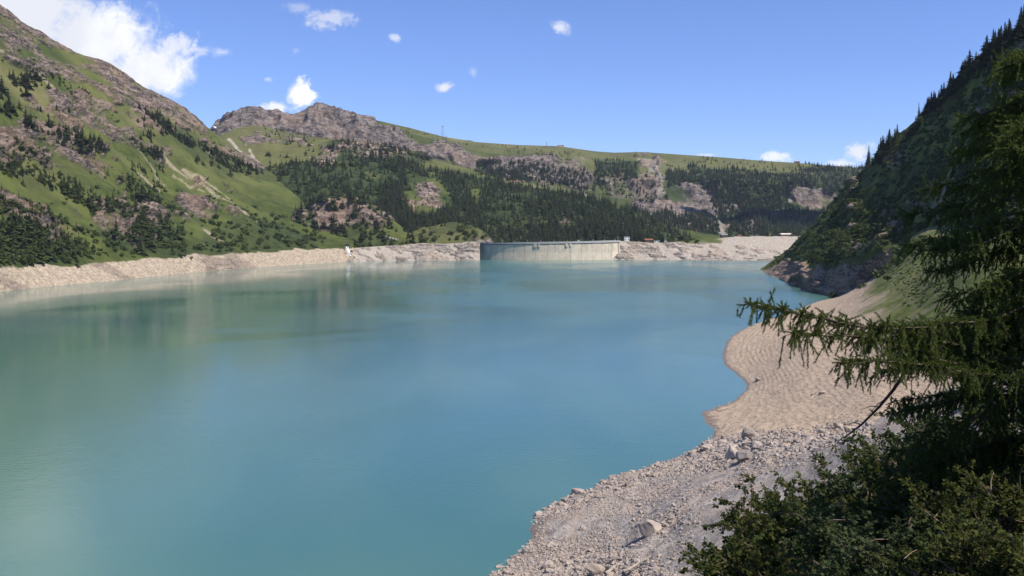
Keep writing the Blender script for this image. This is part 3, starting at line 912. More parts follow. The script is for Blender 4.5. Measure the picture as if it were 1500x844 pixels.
grassm = sstep(lvl, 19.0, 26) * (0.72 + 0.28 * sstep(fbm(pp, 5, 4, 150, 0.65), -0.35, 0.15)) * sstep(Yg, 175, 215)
# grey rubble fan nearest the camera: everything this side of the boulder rim
rim = np.interp(X, [-50, 20, 44, 50, 56, 120], [300, 300, 224, 188, 150, 120])
grey = 1 - sstep(Yg + fbm(pp, 9, 3, 142) * 4, rim - 2, rim + 5)
near_green = (1 - sstep(Yg, 60, 85)) * sstep(Z, 12, 22)
stony = sstep(fbm(pp, 8, 4, 143), -0.1, 0.5)
terr = (np.abs(((Z + fbm(pp, 40, 3, 144) * 0.25) * 1.9) % 1.0 - 0.5) - 0.25) * 0.26 * (0.4 + sstep(fbm(pp, 18, 3, 151), -0.4, 0.5)) * (1 - grey) * (1 - grassm) * sstep(Z, 0.3, 2)
fan = ridged(np.stack([X * 1.0, Yg * 0.4, Z * 0], -1), 9, 3, 148)
V[..., 2] += fbm(pp, 26, 3, 145) * (0.3 + 0.5 * grey) * sstep(Z, 0.2, 4) + terr + grey * (fbm(pp, 5, 4, 146) * 0.55 * (0.35 + stony) + fan * 0.25) * sstep(Z, -1, 1.5) + (fbm(pp, 2.2, 3, 147) * 0.16 + fbm(pp, 3.5, 2, 149) * 0.2) * sstep(Z, -1, 1)
finish_land(L, 'near_bank_terrain', mat_bank, [grey * (1 - near_green), np.clip(1 - grey - grassm, 0, 1), near_green * 0.9, None])

bank.vis |= (bank.V[..., 2] > 14) & (bank.V[..., 1] > 200)

# ---- the lake
def water_mat():
    m, g, b, out = new_mat('milky_turquoise_water')
    geo = g.n('ShaderNodeNewGeometry')
    pos = geo.outputs['Position']
    big = g.noise(g.mapping(pos, (0.007, 0.0045, 1), (0, 0, 0.5)), 1.0, 4, 0.55, 0.7)
    g.link(g.mix(g.ramp(big, 0.36, 0.62), (0.047, 0.132, 0.122), (0.078, 0.168, 0.134)), b.inputs['Base Color'])
    # the strip under the left shore lies in the lee; open water is wind-rippled
    sx = g.n('ShaderNodeSeparateXYZ'); g.link(pos, sx.inputs[0])
    cn = g.noise(g.mapping(pos, (0.006, 0.004, 1), (0, 0, 0.35)), 1.0, 4, 0.6, 0.6)
    calm = g.ramp(g.math('ADD', sx.outputs[0], g.math('MULTIPLY', g.math('SUBTRACT', cn, 0.5), 220.0)), -150.0, -40.0)
    patch = g.ramp(g.noise(g.mapping(pos, (0.008, 0.005, 1), (0, 0, -0.4)), 1.0, 4, 0.6, 0.8), 0.40, 0.62)
    g.link(g.math('ADD', g.ramp(calm, 0.0, 1.0, 0.07, 0.15), g.math('MULTIPLY', patch, 0.06)), b.inputs['Roughness'])
    b.inputs['IOR'].default_value = 1.33
    b.inputs['Specular IOR Level'].default_value = 0.5
    w1 = g.noise(g.mapping(pos, (0.55, 0.85, 1), (0, 0, 0.5)), 1.0, 3, 0.6)
    w2 = g.noise(g.mapping(pos, (0.09, 0.16, 1), (0, 0, -0.3)), 1.0, 2, 0.5)
    h = g.math('ADD', g.math('MULTIPLY', w1, 0.07), g.math('MULTIPLY', w2, 0.07))
    h = g.math('MULTIPLY', h, g.math('ADD', g.ramp(calm, 0.0, 1.0, 0.4, 1.0), g.math('MULTIPLY', patch, 0.7)))
    bp = g.n('ShaderNodeBump')
    bp.inputs['Strength'].default_value = 0.5
    bp.inputs['Distance'].default_value = 1.0
    g.link(h, bp.inputs['Height'])
    g.link(bp.outputs[0], b.inputs['Normal'])
    return m


lx = np.linspace(-1500, 700, 12); ly = np.linspace(-120, 1640, 12)
GX, GY = np.meshgrid(lx, ly)
ii = np.arange(144).reshape(12, 12)
lake = link_obj('lake_water', mesh_np('lake_water', np.stack([GX, GY, 0 * GX], -1).reshape(-1, 3), np.stack([ii[:-1, :-1], ii[:-1, 1:], ii[1:, 1:], ii[1:, :-1]], -1).reshape(-1, 4), water_mat()))
lake['kind'] = 'structure'
# ground under and far beyond everything, out to the horizon
gx = np.array([-20000, 20000]); 
gm = simple_mat('valley_ground', (0.09, 0.11, 0.04), 0.95, 0.4, 0.004)
gv = np.array([(-30000, -8000, -70), (30000, -8000, -70), (30000, 40000, -70), (-30000, 40000, -70)], float)
ground = link_obj('valley_ground', mesh_np('valley_ground', gv, np.array([[0, 1, 2, 3]]), gm))
ground['kind'] = 'structure'

# ------------------------------------------------------------------ plant and stone kits
m_bark = simple_mat('conifer_bark', (0.10, 0.075, 0.055), 0.9, 0.3, 3.0)
m_needle_dark = leaf_mat('dark_conifer_needles', (0.018, 0.031, 0.010), (0.058, 0.076, 0.020), 0.12)
m_needle_mid = leaf_mat('green_conifer_needles', (0.028, 0.047, 0.012), (0.080, 0.104, 0.025), 0.14)
m_leaf_slope = leaf_mat('slope_shrub_leaves', (0.026, 0.046, 0.011), (0.075, 0.100, 0.023), 0.15)
m_leaf_scrub = leaf_mat('dark_scrub_leaves', (0.030, 0.050, 0.010), (0.115, 0.138, 0.028), 0.25)


def conifer_arrays(h, r, whorls, per, seed, bare=0.08, ragged=0.25, mid=False):
    """blades in drooping whorls round the stem: crown verts, tris; and the stem"""
    g = np.random.default_rng(seed)
    v, t = [], []
    n = 0
    for w in range(whorls):
        f = (w + g.uniform(0, 0.6)) / whorls
        z = h * (bare + (1 - bare) * f)
        R0 = r * ((1 - f) ** 0.85) * (0.75 + 0.35 * math.sin(math.pi * min(1, f * 3 + 0.35))) + 0.02 * h * (1 - f)
        k = max(4, int(per * (1 - 0.45 * f)))
        a0 = g.uniform(0, 6.28)
        for j in range(k):
            a = a0 + 6.283 * (j + g.uniform(-0.3, 0.3)) / k
            L_ = R0 * g.uniform(1 - ragged * 1.4, 1 + ragged * 0.6)
            droop = L_ * g.uniform(0.15, 0.55) * (1 - 0.7 * f)
            wd = L_ * g.uniform(0.20, 0.34) + 0.008 * h
            c, s = math.cos(a), math.sin(a)
            def pt(rad, side, dz): return (c * rad - s * side, s * rad + c * side, z + dz)
            base = [pt(0.0, 0, 0.03 * h), pt(L_ * 0.55, wd, -droop * 0.45), pt(L_, 0, -droop), pt(L_ * 0.55, -wd, -droop * 0.45), pt(L_ * 0.5, 0, -droop * 0.1)]
            v += base
            t += [(n, n + 1, n + 4), (n + 1, n + 2, n + 4), (n + 2, n + 3, n + 4), (n + 3, n, n + 4)]
            n += 5
    v += [(0, 0, h * 1.03), (0.02 * h, 0, h * 0.88), (-0.01 * h, 0.017 * h, h * 0.88), (-0.01 * h, -0.017 * h, h * 0.88)]
    t += [(n, n + 1, n + 2), (n, n + 2, n + 3), (n, n + 3, n + 1)]
    k = 5
    a = np.arange(k) * 6.283 / k
    tr = max(0.012 * h, 0.08)
    tv = [(tr * math.cos(x), tr * math.sin(x), -0.06 * h) for x in a] + [(0, 0, h * 0.92)]
    tt = [(i, (i + 1) % k, k) for i in range(k)]
    return np.array(v), np.array(t), np.array(tv), np.array(tt)


def conifer_meshes(seed, mat, whorls, per, r=0.19, ragged=0.25, bare=0.08):
    cv, ct, tv, tt = conifer_arrays(1.0, r, whorls, per, seed, bare, ragged)
    crown = mesh_np('conifer_crown', cv, ct, mat)
    trunk = mesh_np('conifer_trunk', tv, tt, m_bark)
    both = mesh_np('conifer_whole', np.concatenate([cv, tv]), np.concatenate([ct, tt + len(cv)]), [mat, m_bark], [0] * len(ct) + [1] * len(tt))
    return crown, trunk, both


con_dark = [conifer_meshes(100 + i, m_needle_dark, 13, 8, [0.23, 0.27, 0.20, 0.30, 0.25, 0.18][i], [0.25, 0.35, 0.3, 0.4, 0.3, 0.25][i]) for i in range(6)]
con_mid = [conifer_meshes(200 + i, m_needle_mid, 12, 8, [0.28, 0.33, 0.25, 0.30][i], 0.4) for i in range(4)]
con_fine = [conifer_meshes(300 + i, m_needle_dark, 24, 10, [0.19, 0.24, 0.21, 0.27, 0.17][i], 0.45, [0.06, 0.12, 0.08, 0.05, 0.15][i]) for i in range(5)]


con_full = [conifer_meshes(350 + i, [m_needle_dark, m_needle_mid][i % 2], 17, 11, [0.24, 0.28, 0.21, 0.26][i], 0.55, 0.05) for i in range(4)]


def shrub_mesh(seed, mat, n=170, tall=0.8, leaf=0.16):
    """rounded bush of leaf sprays around a few lobes, unit width, base at z=0"""
    g = np.random.default_rng(seed)
    nl = g.integers(4, 8)
    cen = np.stack([g.uniform(-0.32, 0.32, nl), g.uniform(-0.32, 0.32, nl), g.uniform(0.2, tall * 0.72, nl)], -1)
    rad = g.uniform(0.18, 0.34, nl)
    w = g.integers(0, nl, n)
    d = g.normal(size=(n, 3)); d /= np.linalg.norm(d, axis=1, keepdims=True)
    p = cen[w] + d * (rad[w] * g.uniform(0.55, 1.08, n))[:, None]
    p[:, 2] = np.maximum(p[:, 2], 0.01)
    a = np.cross(d, g.normal(size=(n, 3))); a /= np.linalg.norm(a, axis=1, keepdims=True) + 1e-9
    b = np.cross(a, d) + d * g.uniform(-0.5, 0.5, (n, 1))
    s = (leaf * g.uniform(0.5, 1.15, n))[:, None]
    v = np.stack([p - a * s * 0.6, p + b * s * 0.5, p + a * s * 0.7, p - b * s * 0.55 - d * s * 0.2], 1).reshape(-1, 3)
    q = np.arange(n * 4).reshape(n, 4)
    return mesh_np('shrub_leaves', v, q, mat)


shr_slope = [shrub_mesh(400 + i, m_leaf_slope) for i in range(5)]
shr_scrub = [shrub_mesh(420 + i, m_leaf_scrub, 230, 0.9, 0.14) for i in range(5)]


def rock_mesh(name, seed, mat, sub=2, rough=0.35, flat=0.7):
    bm = bmesh.new()
    bmesh.ops.create_icosphere(bm, subdivisions=sub, radius=0.5)
    v = np.array([x.co[:] for x in bm.verts])
    f = np.array([[x.index for x in fc.verts] for fc in bm.faces])
    bm.free()
    g = np.random.default_rng(seed)
    # chop with random planes for angular faces
    for _ in range(15):
        nrm = g.normal(size=3); nrm /= np.linalg.norm(nrm)
        dd = v @ nrm - g.uniform(0.22, 0.40)
        v -= np.maximum(dd, 0)[:, None] * nrm * 0.98
    v += (fbm(v + seed, 0.35, 3, seed)[:, None] * 0.22 + ridged(v + seed, 0.3, 2, seed)[:, None] * 0.10) * v * rough
    v *= np.array([g.uniform(0.85, 1.25), g.uniform(0.8, 1.1), flat * g.uniform(0.8, 1.15)])
    return mesh_np(name, v, f, mat)


def scatter_cells(L, n, polys=None, minus=None, weight=None, vis=True, seed=0, soft=0.0):
    """random points on a land sheet, chosen by where they lie on the hillside"""
    g = np.random.default_rng(seed)
    m = np.ones(L.px.shape, bool) if polys is None else np.zeros(L.px.shape, bool)
    jit = fbm(L.V, 40, 3, seed + 9) * soft if soft else 0
    for p in (polys or []):
        m |= poly_sd(L.px, L.py, p) + jit > 0
    for p in (minus or []):
        m &= ~(poly_sd(L.px, L.py, p) + jit > 0)
    if vis:
        m &= L.vis
    m = m[:-1, :-1]
    w = m.astype(float)
    if weight is not None:
        w = w * weight[:-1, :-1]
    # even out by ground cell size as seen
    cs = np.abs(L.px[:-1, 1:] - L.px[:-1, :-1]) * np.maximum(np.abs(L.py[1:, :-1] - L.py[:-1, :-1]), 0.15)
    w = w * cs
    if w.sum() <= 0 or n <= 0:
        return np.zeros((0, 3)), np.zeros((0, 3))
    idx = g.choice(w.size, n, p=(w / w.sum()).ravel())
    r, c = np.unravel_index(idx, w.shape)
    a, b = g.random((n, 1)), g.random((n, 1))
    V = L.V
    p = (V[r, c] * (1 - a) + V[r, c + 1] * a) * (1 - b) + (V[r + 1, c] * (1 - a) + V[r + 1, c + 1] * a) * b
    return p, L.N[r, c]


def at_px(L, px, py):
    """the visible point of a land sheet nearest to a photo pixel"""
    d = (L.px - px) ** 2 + (L.py - py) ** 2 + np.where(L.vis, 0, 1e6)
    i = np.unravel_index(np.argmin(d), d.shape)
    return L.V[i].copy()


def gn_stuff(name, pts, scl, idx, rotz, meshes, label=None, cat=None, tilt=None):
    """uncountable mass: one object whose points carry copies of a few shapes"""
    src = bpy.data.collections.new(name + '_shapes')
    for k, m in enumerate(meshes):
        src.objects.link(bpy.data.objects.new('%s_%02d' % (name, k), m))
    me = bpy.data.meshes.new(name)
    me.vertices.add(len(pts))
    me.vertices.foreach_set('co', np.asarray(pts, np.float32).ravel())
    a = me.attributes.new('scl', 'FLOAT_VECTOR', 'POINT'); a.data.foreach_set('vector', np.asarray(scl, np.float32).ravel())
    a = me.attributes.new('idx', 'INT', 'POINT'); a.data.foreach_set('value', np.asarray(idx, np.int32))
    rot = np.zeros((len(pts), 3), np.float32); rot[:, 2] = rotz
    if tilt is not None: rot[:, :2] = tilt
    a = me.attributes.new('rot', 'FLOAT_VECTOR', 'POINT'); a.data.foreach_set('vector', rot.ravel())
    o = link_obj(name, me)
    ng = bpy.data.node_groups.new(name, 'GeometryNodeTree')
    ng.interface.new_socket('Geometry', in_out='INPUT', socket_type='NodeSocketGeometry')
    ng.interface.new_socket('Geometry', in_out='OUTPUT', socket_type='NodeSocketGeometry')
    N = ng.nodes
    gi, go = N.new('NodeGroupInput'), N.new('NodeGroupOutput')
    ci = N.new('GeometryNodeCollectionInfo')
    ci.inputs['Collection'].default_value = src
    ci.inputs['Separate Children'].default_value = True
    ci.inputs['Reset Children'].default_value = True
    ip = N.new('GeometryNodeInstanceOnPoints')
    ip.inputs['Pick Instance'].default_value = True
    def named(nm, ty):
        x = N.new('GeometryNodeInputNamedAttribute'); x.data_type = ty; x.inputs['Name'].default_value = nm
        return x.outputs['Attribute']
    e2r = N.new('FunctionNodeEulerToRotation')
    ng.links.new(named('rot', 'FLOAT_VECTOR'), e2r.inputs[0])
    ng.links.new(gi.outputs[0], ip.inputs['Points'])
    ng.links.new(ci.outputs[0], ip.inputs['Instance'])
    ng.links.new(named('idx', 'INT'), ip.inputs['Instance Index'])
    ng.links.new(e2r.outputs[0], ip.inputs['Rotation'])
    ng.links.new(named('scl', 'FLOAT_VECTOR'), ip.inputs['Scale'])
    ng.links.new(ip.outputs[0], go.inputs[0])
    md = o.modifiers.new('scatter', 'NODES')
    md.node_group = ng
    tag(o, label, cat, kind='stuff')
    return o


def plant_mass(name, parts, meshes, label, cat):
    """parts: list of (points, h_min, h_max, first mesh, last mesh, width factor)"""
    g = np.random.default_rng(hash(name) % 1000 if False else len(name) * 31)
    P_, S_, I_ = [], [], []
    for (p, lo, hi, i0, i1, wf) in parts:
        n = len(p)
        h = lo + (hi - lo) * g.random(n) ** 1.5
        P_.append(p - np.array([0, 0, 0.3]))
        w = h * wf * g.uniform(0.8, 1.25, n)
        S_.append(np.stack([w, w, h], -1))
        I_.append(g.integers(i0, i1, n))
    P_, S_, I_ = np.concatenate(P_), np.concatenate(S_), np.concatenate(I_)
    return gn_stuff(name, P_, S_, I_, g.uniform(0, 6.28, len(P_)), meshes, label, cat)


# ------------------------------------------------------------------ the arch dam
m_conc = None
def dam_mat():
    m, g, b, out = new_mat('weathered_dam_concrete')
    geo = g.n('ShaderNodeNewGeometry')
    oi = g.n('ShaderNodeObjectInfo')
    pos = geo.outputs['Position']
    n = g.noise(pos, 0.12, 5, 0.65)
    stv = g.mapping(pos, (0.35, 0.35, 0.03))
    streak = g.noise(stv, 1.0, 5, 0.7)
    c = g.mix(g.ramp(n, 0.3, 0.7), (0.58, 0.485, 0.36), (0.76, 0.64, 0.475))
    c = g.mix(g.math('MULTIPLY', g.ramp(streak, 0.5, 0.72), 0.55), c, (0.24, 0.215, 0.185))
    c = g.mix(g.math('MULTIPLY', oi.outputs['Random'], 0.22), c, (0.36, 0.32, 0.27))
    sx = g.n('ShaderNodeSeparateXYZ'); g.link(pos, sx.inputs[0])
    lift = g.math('FRACT', g.math('MULTIPLY', sx.outputs[2], 0.4))
    c = g.mix(g.math('MULTIPLY', g.ramp(lift, 0.1, 0.0), 0.25), c, (0.25, 0.22, 0.19))
    g.link(c, b.inputs['Base Color'])
    b.inputs['Roughness'].default_value = 0.9
    return m


m_conc = dam_mat()
m_dark_metal = simple_mat('dark_grey_railing', (0.06, 0.062, 0.065), 0.6, 0.2, 0.5)
m_slab = simple_mat('crest_slab_concrete', (0.42, 0.40, 0.37), 0.85, 0.15, 0.4)
m_white = simple_mat('white_render', (0.78, 0.76, 0.72), 0.8, 0.06, 0.4)
m_cream = simple_mat('cream_wall', (0.62, 0.57, 0.48), 0.85, 0.1, 0.3)
m_wood = simple_mat('brown_timber_wall', (0.13, 0.075, 0.045), 0.85, 0.3, 1.2)
m_rust = simple_mat('red_brown_roof', (0.26, 0.11, 0.06), 0.8, 0.25, 0.8)
m_greyroof = simple_mat('grey_slate_roof', (0.20, 0.19, 0.19), 0.7, 0.2, 0.8)
m_glass = simple_mat('dark_window_glass', (0.03, 0.035, 0.045), 0.12, 0.1, 0.5, spec=0.6)
m_steel = simple_mat('galvanised_steel', (0.22, 0.23, 0.24), 0.5, 0.15, 0.5, metallic=0.3)

dam = link_obj('arch_dam', None)
tag(dam, 'pale curved concrete arch dam closing the far end of the lake', 'dam')
A_ = P(697, 356, 1572); B_ = P(908, 352.5, 1562)
chord = B_[:2] - A_[:2]
clen = np.linalg.norm(chord)
sag = 42.0
Rad = (clen ** 2 / 4 + sag ** 2) / (2 * sag)
midp = (A_[:2] + B_[:2]) / 2
nout = np.array([chord[1], -chord[0]]) / clen              # towards the lake
cen = midp - nout * (Rad - sag)
half = math.asin(clen / 2 / Rad)
base_ang = math.atan2(nout[1], nout[0])
dam.location = (midp[0], midp[1] - 20, 0)
off = np.array(dam.location)
def arc(f, rad, z):
    a = base_ang + (f - 0.5) * 2 * half * 1.0
    return np.array([cen[0] + rad * math.cos(a), cen[1] + rad * math.sin(a), z]) - off
z_l, z_r = A_[2], B_[2]
def crest(f): return z_l + (z_r - z_l) * f
NB = 14
for k in range(NB):
    f0, f1 = k / NB + 0.0007, (k + 1) / NB - 0.0007
    mb = MB()
    fs = np.linspace(f0, f1, 5)
    zz = [-25, 0, 9, 17, 1]
    ring = []
    rows_ = []
    for zi, bat in ((-25, 3.5), (2, 1.2), (12, 0.3), (None, 0.0)):
        rows_.append([arc(f, Rad + bat + (0.12 if k % 2 else 0.0), (crest(f) - 2.6) if zi is None else zi) for f in fs])
    back = [[arc(f, Rad - 9, -25) for f in fs], [arc(f, Rad - 9, crest(f) - 2.6) for f in fs]]
    allr = rows_ + [back[1], back[0]]
    V_ = np.array(allr).reshape(-1, 3)
    q = []
    for r_ in range(len(allr) - 1):
        for c_ in range(4):
            i = r_ * 5 + c_
            q.append((i, i + 1, i + 6, i + 5))
    # block ends
    e0 = [r_ * 5 for r_ in range(6)]; e1 = [r_ * 5 + 4 for r_ in range(6)]
    for e in (e0, e1):
        q.append((e[0], e[1], e[4], e[5])); q.append((e[1], e[2], e[3], e[4]))
    mb.add(V_, q)
    mb.build('wall_block', m_conc, dam)
def arc_strip(r0, r1, zlo, zhi, n=40, f0=0.0, f1=1.0):
    fs = np.linspace(f0, f1, n)
    prof = [(r0, zlo), (r1, zlo), (r1, zhi), (r0, zhi)]
    V_ = np.array([[arc(f, r_, crest(f) + z_) for (r_, z_) in prof] for f in fs]).reshape(-1, 3)
    q = []
    for i in range(n - 1):
        for j in range(4):
            q.append((i * 4 + j, i * 4 + (j + 1) % 4, (i + 1) * 4 + (j + 1) % 4, (i + 1) * 4 + j))
    q += [(0, 1, 2, 3), ((n - 1) * 4, (n - 1) * 4 + 3, (n - 1) * 4 + 2, (n - 1) * 4 + 1)]
    mb = MB(); mb.add(V_, q)
    return mb
arc_strip(Rad - 8.5, Rad + 0.75, -2.55, -1.1).build('crest_slab', m_slab, dam)
par = arc_strip(Rad + 0.3, Rad + 0.6, -1.05, 0.35).build('parapet', m_slab, dam)
arc_strip(Rad + 0.15, Rad + 0.5, -3.4, -2.6).build('walkway_beam', m_dark_metal, dam)
arc_strip(Rad - 8.4, Rad - 8.1, -1.05, 0.35).build('parapet', m_slab, dam)
for f in np.linspace(0.04, 0.96, 12):
    p = arc(f, Rad - 0.2, crest(f))
    mb = MB(); mb.tube([p + np.array([0, 0, -1.05]), p + np.array([0, 0, 2.6])], [0.16, 0.12], 6); mb.box(p + np.array([0, 0, 2.75]), (0.9, 0.5, 0.35))
    mb.build('lamp_post', m_white, dam)
for f, w in ((0.425, 4.2), (0.62, 3.4)):
    p = arc(f, Rad + 0.6, 0)
    mb = MB(); a = base_ang + (f - 0.5) * 2 * half
    mb.box(p + np.array([0, 0, crest(f) - 5.2]), (1.5, w, 5.0), a)
    tw = mb.build('intake_bracket', m_conc, dam)
    mb = MB(); mb.box(arc(f + 0.024, Rad + 0.6, 0) + np.array([0, 0, crest(f) - 5.0]), (1.3, 2.4, 4.4), a)
    mb.build('vent_shaft', m_cream, dam)
p = arc(0.70, Rad - 3, 0)
hut = MB().box(p + np.array([0, 0, crest(0.7) + 0.6]), (3.2, 3.0, 3.4)).build('crest_hut', m_white, dam)
MB().box(p + np.array([0, 0, crest(0.7) + 2.45]), (3.7, 3.5, 0.3)).build('hut_roof', m_greyroof, hut)
for f, h_ in ((0.715, 3.6), (0.985, 7.0), (0.03, 4.0)):
    p = arc(f, Rad - 0.4, crest(f) - 1)
    MB().tube([p, p + np.array([0, 0, h_])], 0.14, 6).build('mast', m_white, dam)
pl = arc(0.985, Rad + 1.6, 0)
MB().tube([pl + np.array([0, 0, 8]), pl + np.array([0, 0, crest(1) - 2.7])], 0.35, 8).build('gauge_pipe', m_dark_metal, dam)


# ------------------------------------------------------------------ buildings
def house(name, label, base, w, d, h, roof_h, wall_m, roof_m, rz=0.0, nwin=2, flat=False, storeys=1, cat='house', chimney=False):
    o = link_obj(name, None, loc=tuple(base))
    tag(o, label, cat)
    o.rotation_euler.z = rz
    MB().box((0, 0, h / 2 - 1.0), (w, d, h + 2.0)).build('wall', wall_m, o)
    if flat:
        rf = MB().box((0, 0, h + roof_h / 2 + 0.003), (w + 0.8, d + 0.8, roof_h)).build('roof', roof_m, o)
    else:
        rf = MB().gable((0, 0, h + 0.003), (w + 1.0, d + 1.2, roof_h)).build('roof', roof_m, o)
    if chimney:
        MB().box((w * 0.22, 0, h + roof_h * 0.9), (0.8, 0.8, 1.6)).build('chimney', m_greyroof, rf)
    for s in range(storeys):
        for i in range(nwin):
            x = (i + 0.5) / nwin * w - w / 2
            z = (s + 0.55) * h / storeys
            wd = MB().box((x, -d / 2 - 0.02, z), (w / nwin * 0.45, 0.08, h / storeys * 0.45)).build('window', m_white, o)
            MB().box((x, -d / 2 - 0.075, z), (w / nwin * 0.36, 0.05, h / storeys * 0.36)).build('pane', m_glass, wd)
    MB().box((w / 2 - w * 0.06, -d / 2 - 0.03, 1.0), (min(1.2, w * 0.1), 0.1, 2.0)).build('door', m_wood, o)
    return o


def onto(px, py, Y): return tuple(P(px, py, Y))
house('gatehouse', 'small white gatehouse at the end of the dam crest', onto(918, 352.3, 1604), 8, 6, 6.0, 0.5, m_white, m_greyroof, 0.1, 2, True, 2, 'building')
house('site_hut', 'long low hut with red-brown roof beside the white sheds', onto(950, 354.2, 1612), 12.5, 6, 3.0, 1.8, m_wood, m_rust, 0.05, 3, False, 1, 'hut')
house('work_shed', 'low white work shed between the red-brown hut and bushes', onto(962, 355.4, 1606), 8.5, 5, 3.2, 0.5, m_white, m_greyroof, 0.0, 2, True, 1, 'shed')
house('equipment_cabin', 'tiny white cabin at the bushes beyond the work shed', onto(975, 354.4, 1614), 3.4, 3, 3.2, 0.4, m_white, m_greyroof, 0.0, 1, True, 1, 'cabin')
house('chalet', 'dark timber chalet with grey roof at the start of the rock embankment', onto(1061, 347.6, 1640), 11, 8, 3.2, 2.4, m_wood, m_greyroof, 0.1, 3, False, 1, 'chalet', True)
house('lodge', 'long red timber lodge with pale roof on the rock embankment crest', onto(1151, 346.6, 1640), 19, 9, 3.4, 2.0, m_rust, m_cream, -0.03, 5, False, 1, 'lodge', True)
house('kiosk', 'small rust-coloured kiosk between conifers on the embankment', onto(1083, 347.4, 1640), 5, 4, 2.6, 1.2, m_rust, m_rust, 0.0, 1, False, 1, 'kiosk')
pt = at_px(far, 822, 215)
house('mountain_restaurant', 'white mountain restaurant on the green skyline ridge', (pt[0], pt[1], pt[2] - 2), 20, 12, 5.0, 2.6, m_cream, m_rust, 0.05, 6, False, 2, 'building', True)
pt = at_px(far, 1167, 239)
house('summit_hut', 'small summit hut where the skyline meadow meets the forest', (pt[0], pt[1], pt[2] - 1), 16, 10, 4.5, 3.0, m_wood, m_rust, 0.0, 3, False, 1, 'hut')
pt = at_px(hill, 752, 270)
house('alpine_barn', 'long low alpine barn with red-brown roof above the dark forest', (pt[0], pt[1] + 6, pt[2] + 1), 27, 10, 3.6, 2.6, m_cream, m_rust, 0.02, 5, False, 1, 'barn')


def pylon(label, base, h, w):
    o = link_obj('cable_pylon', None, loc=tuple(base))
    tag(o, label, 'pylon', None)
    for sx in (-1, 1):
        for sy in (-1, 1):
            MB().tube([(sx * w / 2, sy * w / 2, -2), (sx * w * 0.12, sy * w * 0.12, h)], [0.26, 0.2], 5).build('leg', m_steel, o)
    mb = MB()
    for k in range(6):
        z0, z1 = h * k / 6, h * (k + 1) / 6
        a0, a1 = w / 2 * (1 - 0.76 * k / 6), w / 2 * (1 - 0.76 * (k + 1) / 6)
        for sy in (-1, 1):
            mb.tube([(-a0, sy * a0, z0), (a1, sy * a1, z1)], 0.12, 4); mb.tube([(a0, sy * a0, z0), (-a1, sy * a1, z1)], 0.12, 4)
    mb.build('lattice', m_steel, o)
    MB().box((0, 0, h), (w * 1.1, 1.0, 1.0)).build('crossarm', m_steel, o)
    return o


pt = at_px(far, 648, 201); pylon('lone steel cable-car pylon on the long skyline ridge', pt, 34, 9)
pt = at_px(far, 499, 166); pylon('tiny steel pylon just right of the rocky summit', pt, 16, 5)
pt = at_px(far, 800, 214); pylon('short steel pylon beside the white mountain restaurant', pt, 12, 4)

# ------------------------------------------------------------------ cascade, tracks, snow
m_foam = simple_mat('white_cascade_water', (0.72, 0.74, 0.76), 0.5, 0.15, 0.6)
m_outlet = simple_mat('dark_outlet_concrete', (0.05, 0.05, 0.055), 0.9, 0.3, 0.5)


def drape(L, line, width, name, mat, lift=0.25, step=1.2, kind='structure'):
    line = np.asarray(line, float)
    d = np.concatenate([[0], np.cumsum(np.hypot(*np.diff(line, axis=0).T))])
    s = np.linspace(0, d[-1], max(3, int(d[-1] / step)))
    q = np.stack([np.interp(s, d, line[:, 0]), np.interp(s, d, line[:, 1])], -1)
    pts = np.array([at_px(L, *k) for k in q])
    pts = smooth1(pts, 4, 0)
    tg = np.gradient(pts, axis=0); tg[:, 2] = 0
    tg /= np.linalg.norm(tg, axis=1, keepdims=True) + 1e-6
    side = np.stack([-tg[:, 1], tg[:, 0], 0 * tg[:, 0]], -1)
    wj = width / 2 * (1 + 0.25 * np.sin(np.arange(len(pts)) * 1.7))[:, None]
    V_ = np.concatenate([pts + side * wj + (0, 0, lift), pts - side * wj + (0, 0, lift), pts + side * wj - (0, 0, 1.5), pts - side * wj - (0, 0, 1.5)])
    n = len(pts)
    i = np.arange(n - 1)
    qd = np.concatenate([np.stack([i, i + 1, n + i + 1, n + i], -1), np.stack([i, i + 1, 2 * n + i + 1, 2 * n + i], -1), np.stack([n + i, n + i + 1, 3 * n + i + 1, 3 * n + i], -1)])
    o = link_obj(name, mesh_np(name, V_, qd, mat))
    o['kind'] = kind
    return o


m_track = simple_mat('pale_gravel_track', (0.46, 0.42, 0.36), 0.95, 0.2, 0.5)
drape(hump, [(600, 344), (585, 340), (574, 334)], 6, 'gravel_path', m_track, 0.8)
drape(knoll, [(560, 345), (572, 348), (585, 352)], 5, 'gravel_path', m_track, 0.8)
cas = link_obj('inlet_cascade', None, loc=tuple(P(510, 372, 1478)))
tag(cas, 'white inlet cascade tumbling from a dark outlet onto the far shore', 'cascade')
def cascade_mesh():
    g = np.random.default_rng(3)
    mb = MB()
    for k in range(5):
        n = 14
        t = np.linspace(0, 1, n)
        base = P(508 + 5 * t + (k - 2) * 1.2 + np.cumsum(g.normal(0, 0.35, n)), 361.5 + 21 * t, 1497 - 24 * t) - np.array(cas.location)
        mb.tube(base + np.array([0, 0, 0.2]), (0.55 + 0.8 * t) * g.uniform(0.7, 1.2), 6)
    return mb
cascade_mesh().build('falling_water', m_foam, cas, True)
MB().box(np.array(P(508.5, 359.5, 1499)) - np.array(cas.location), (6.5, 5, 4.5)).build('outlet_box', m_outlet, cas)
for k, (px, py) in enumerate([(503.5, 366), (515, 368), (505, 374), (518, 377), (511, 381), (502, 379)]):
    MB().box(np.array(P(px, py, 1485 - k)) - np.array(cas.location), (3.2, 3, 3.0), k * 0.7, 0.6).build('rock', m_outlet, cas)

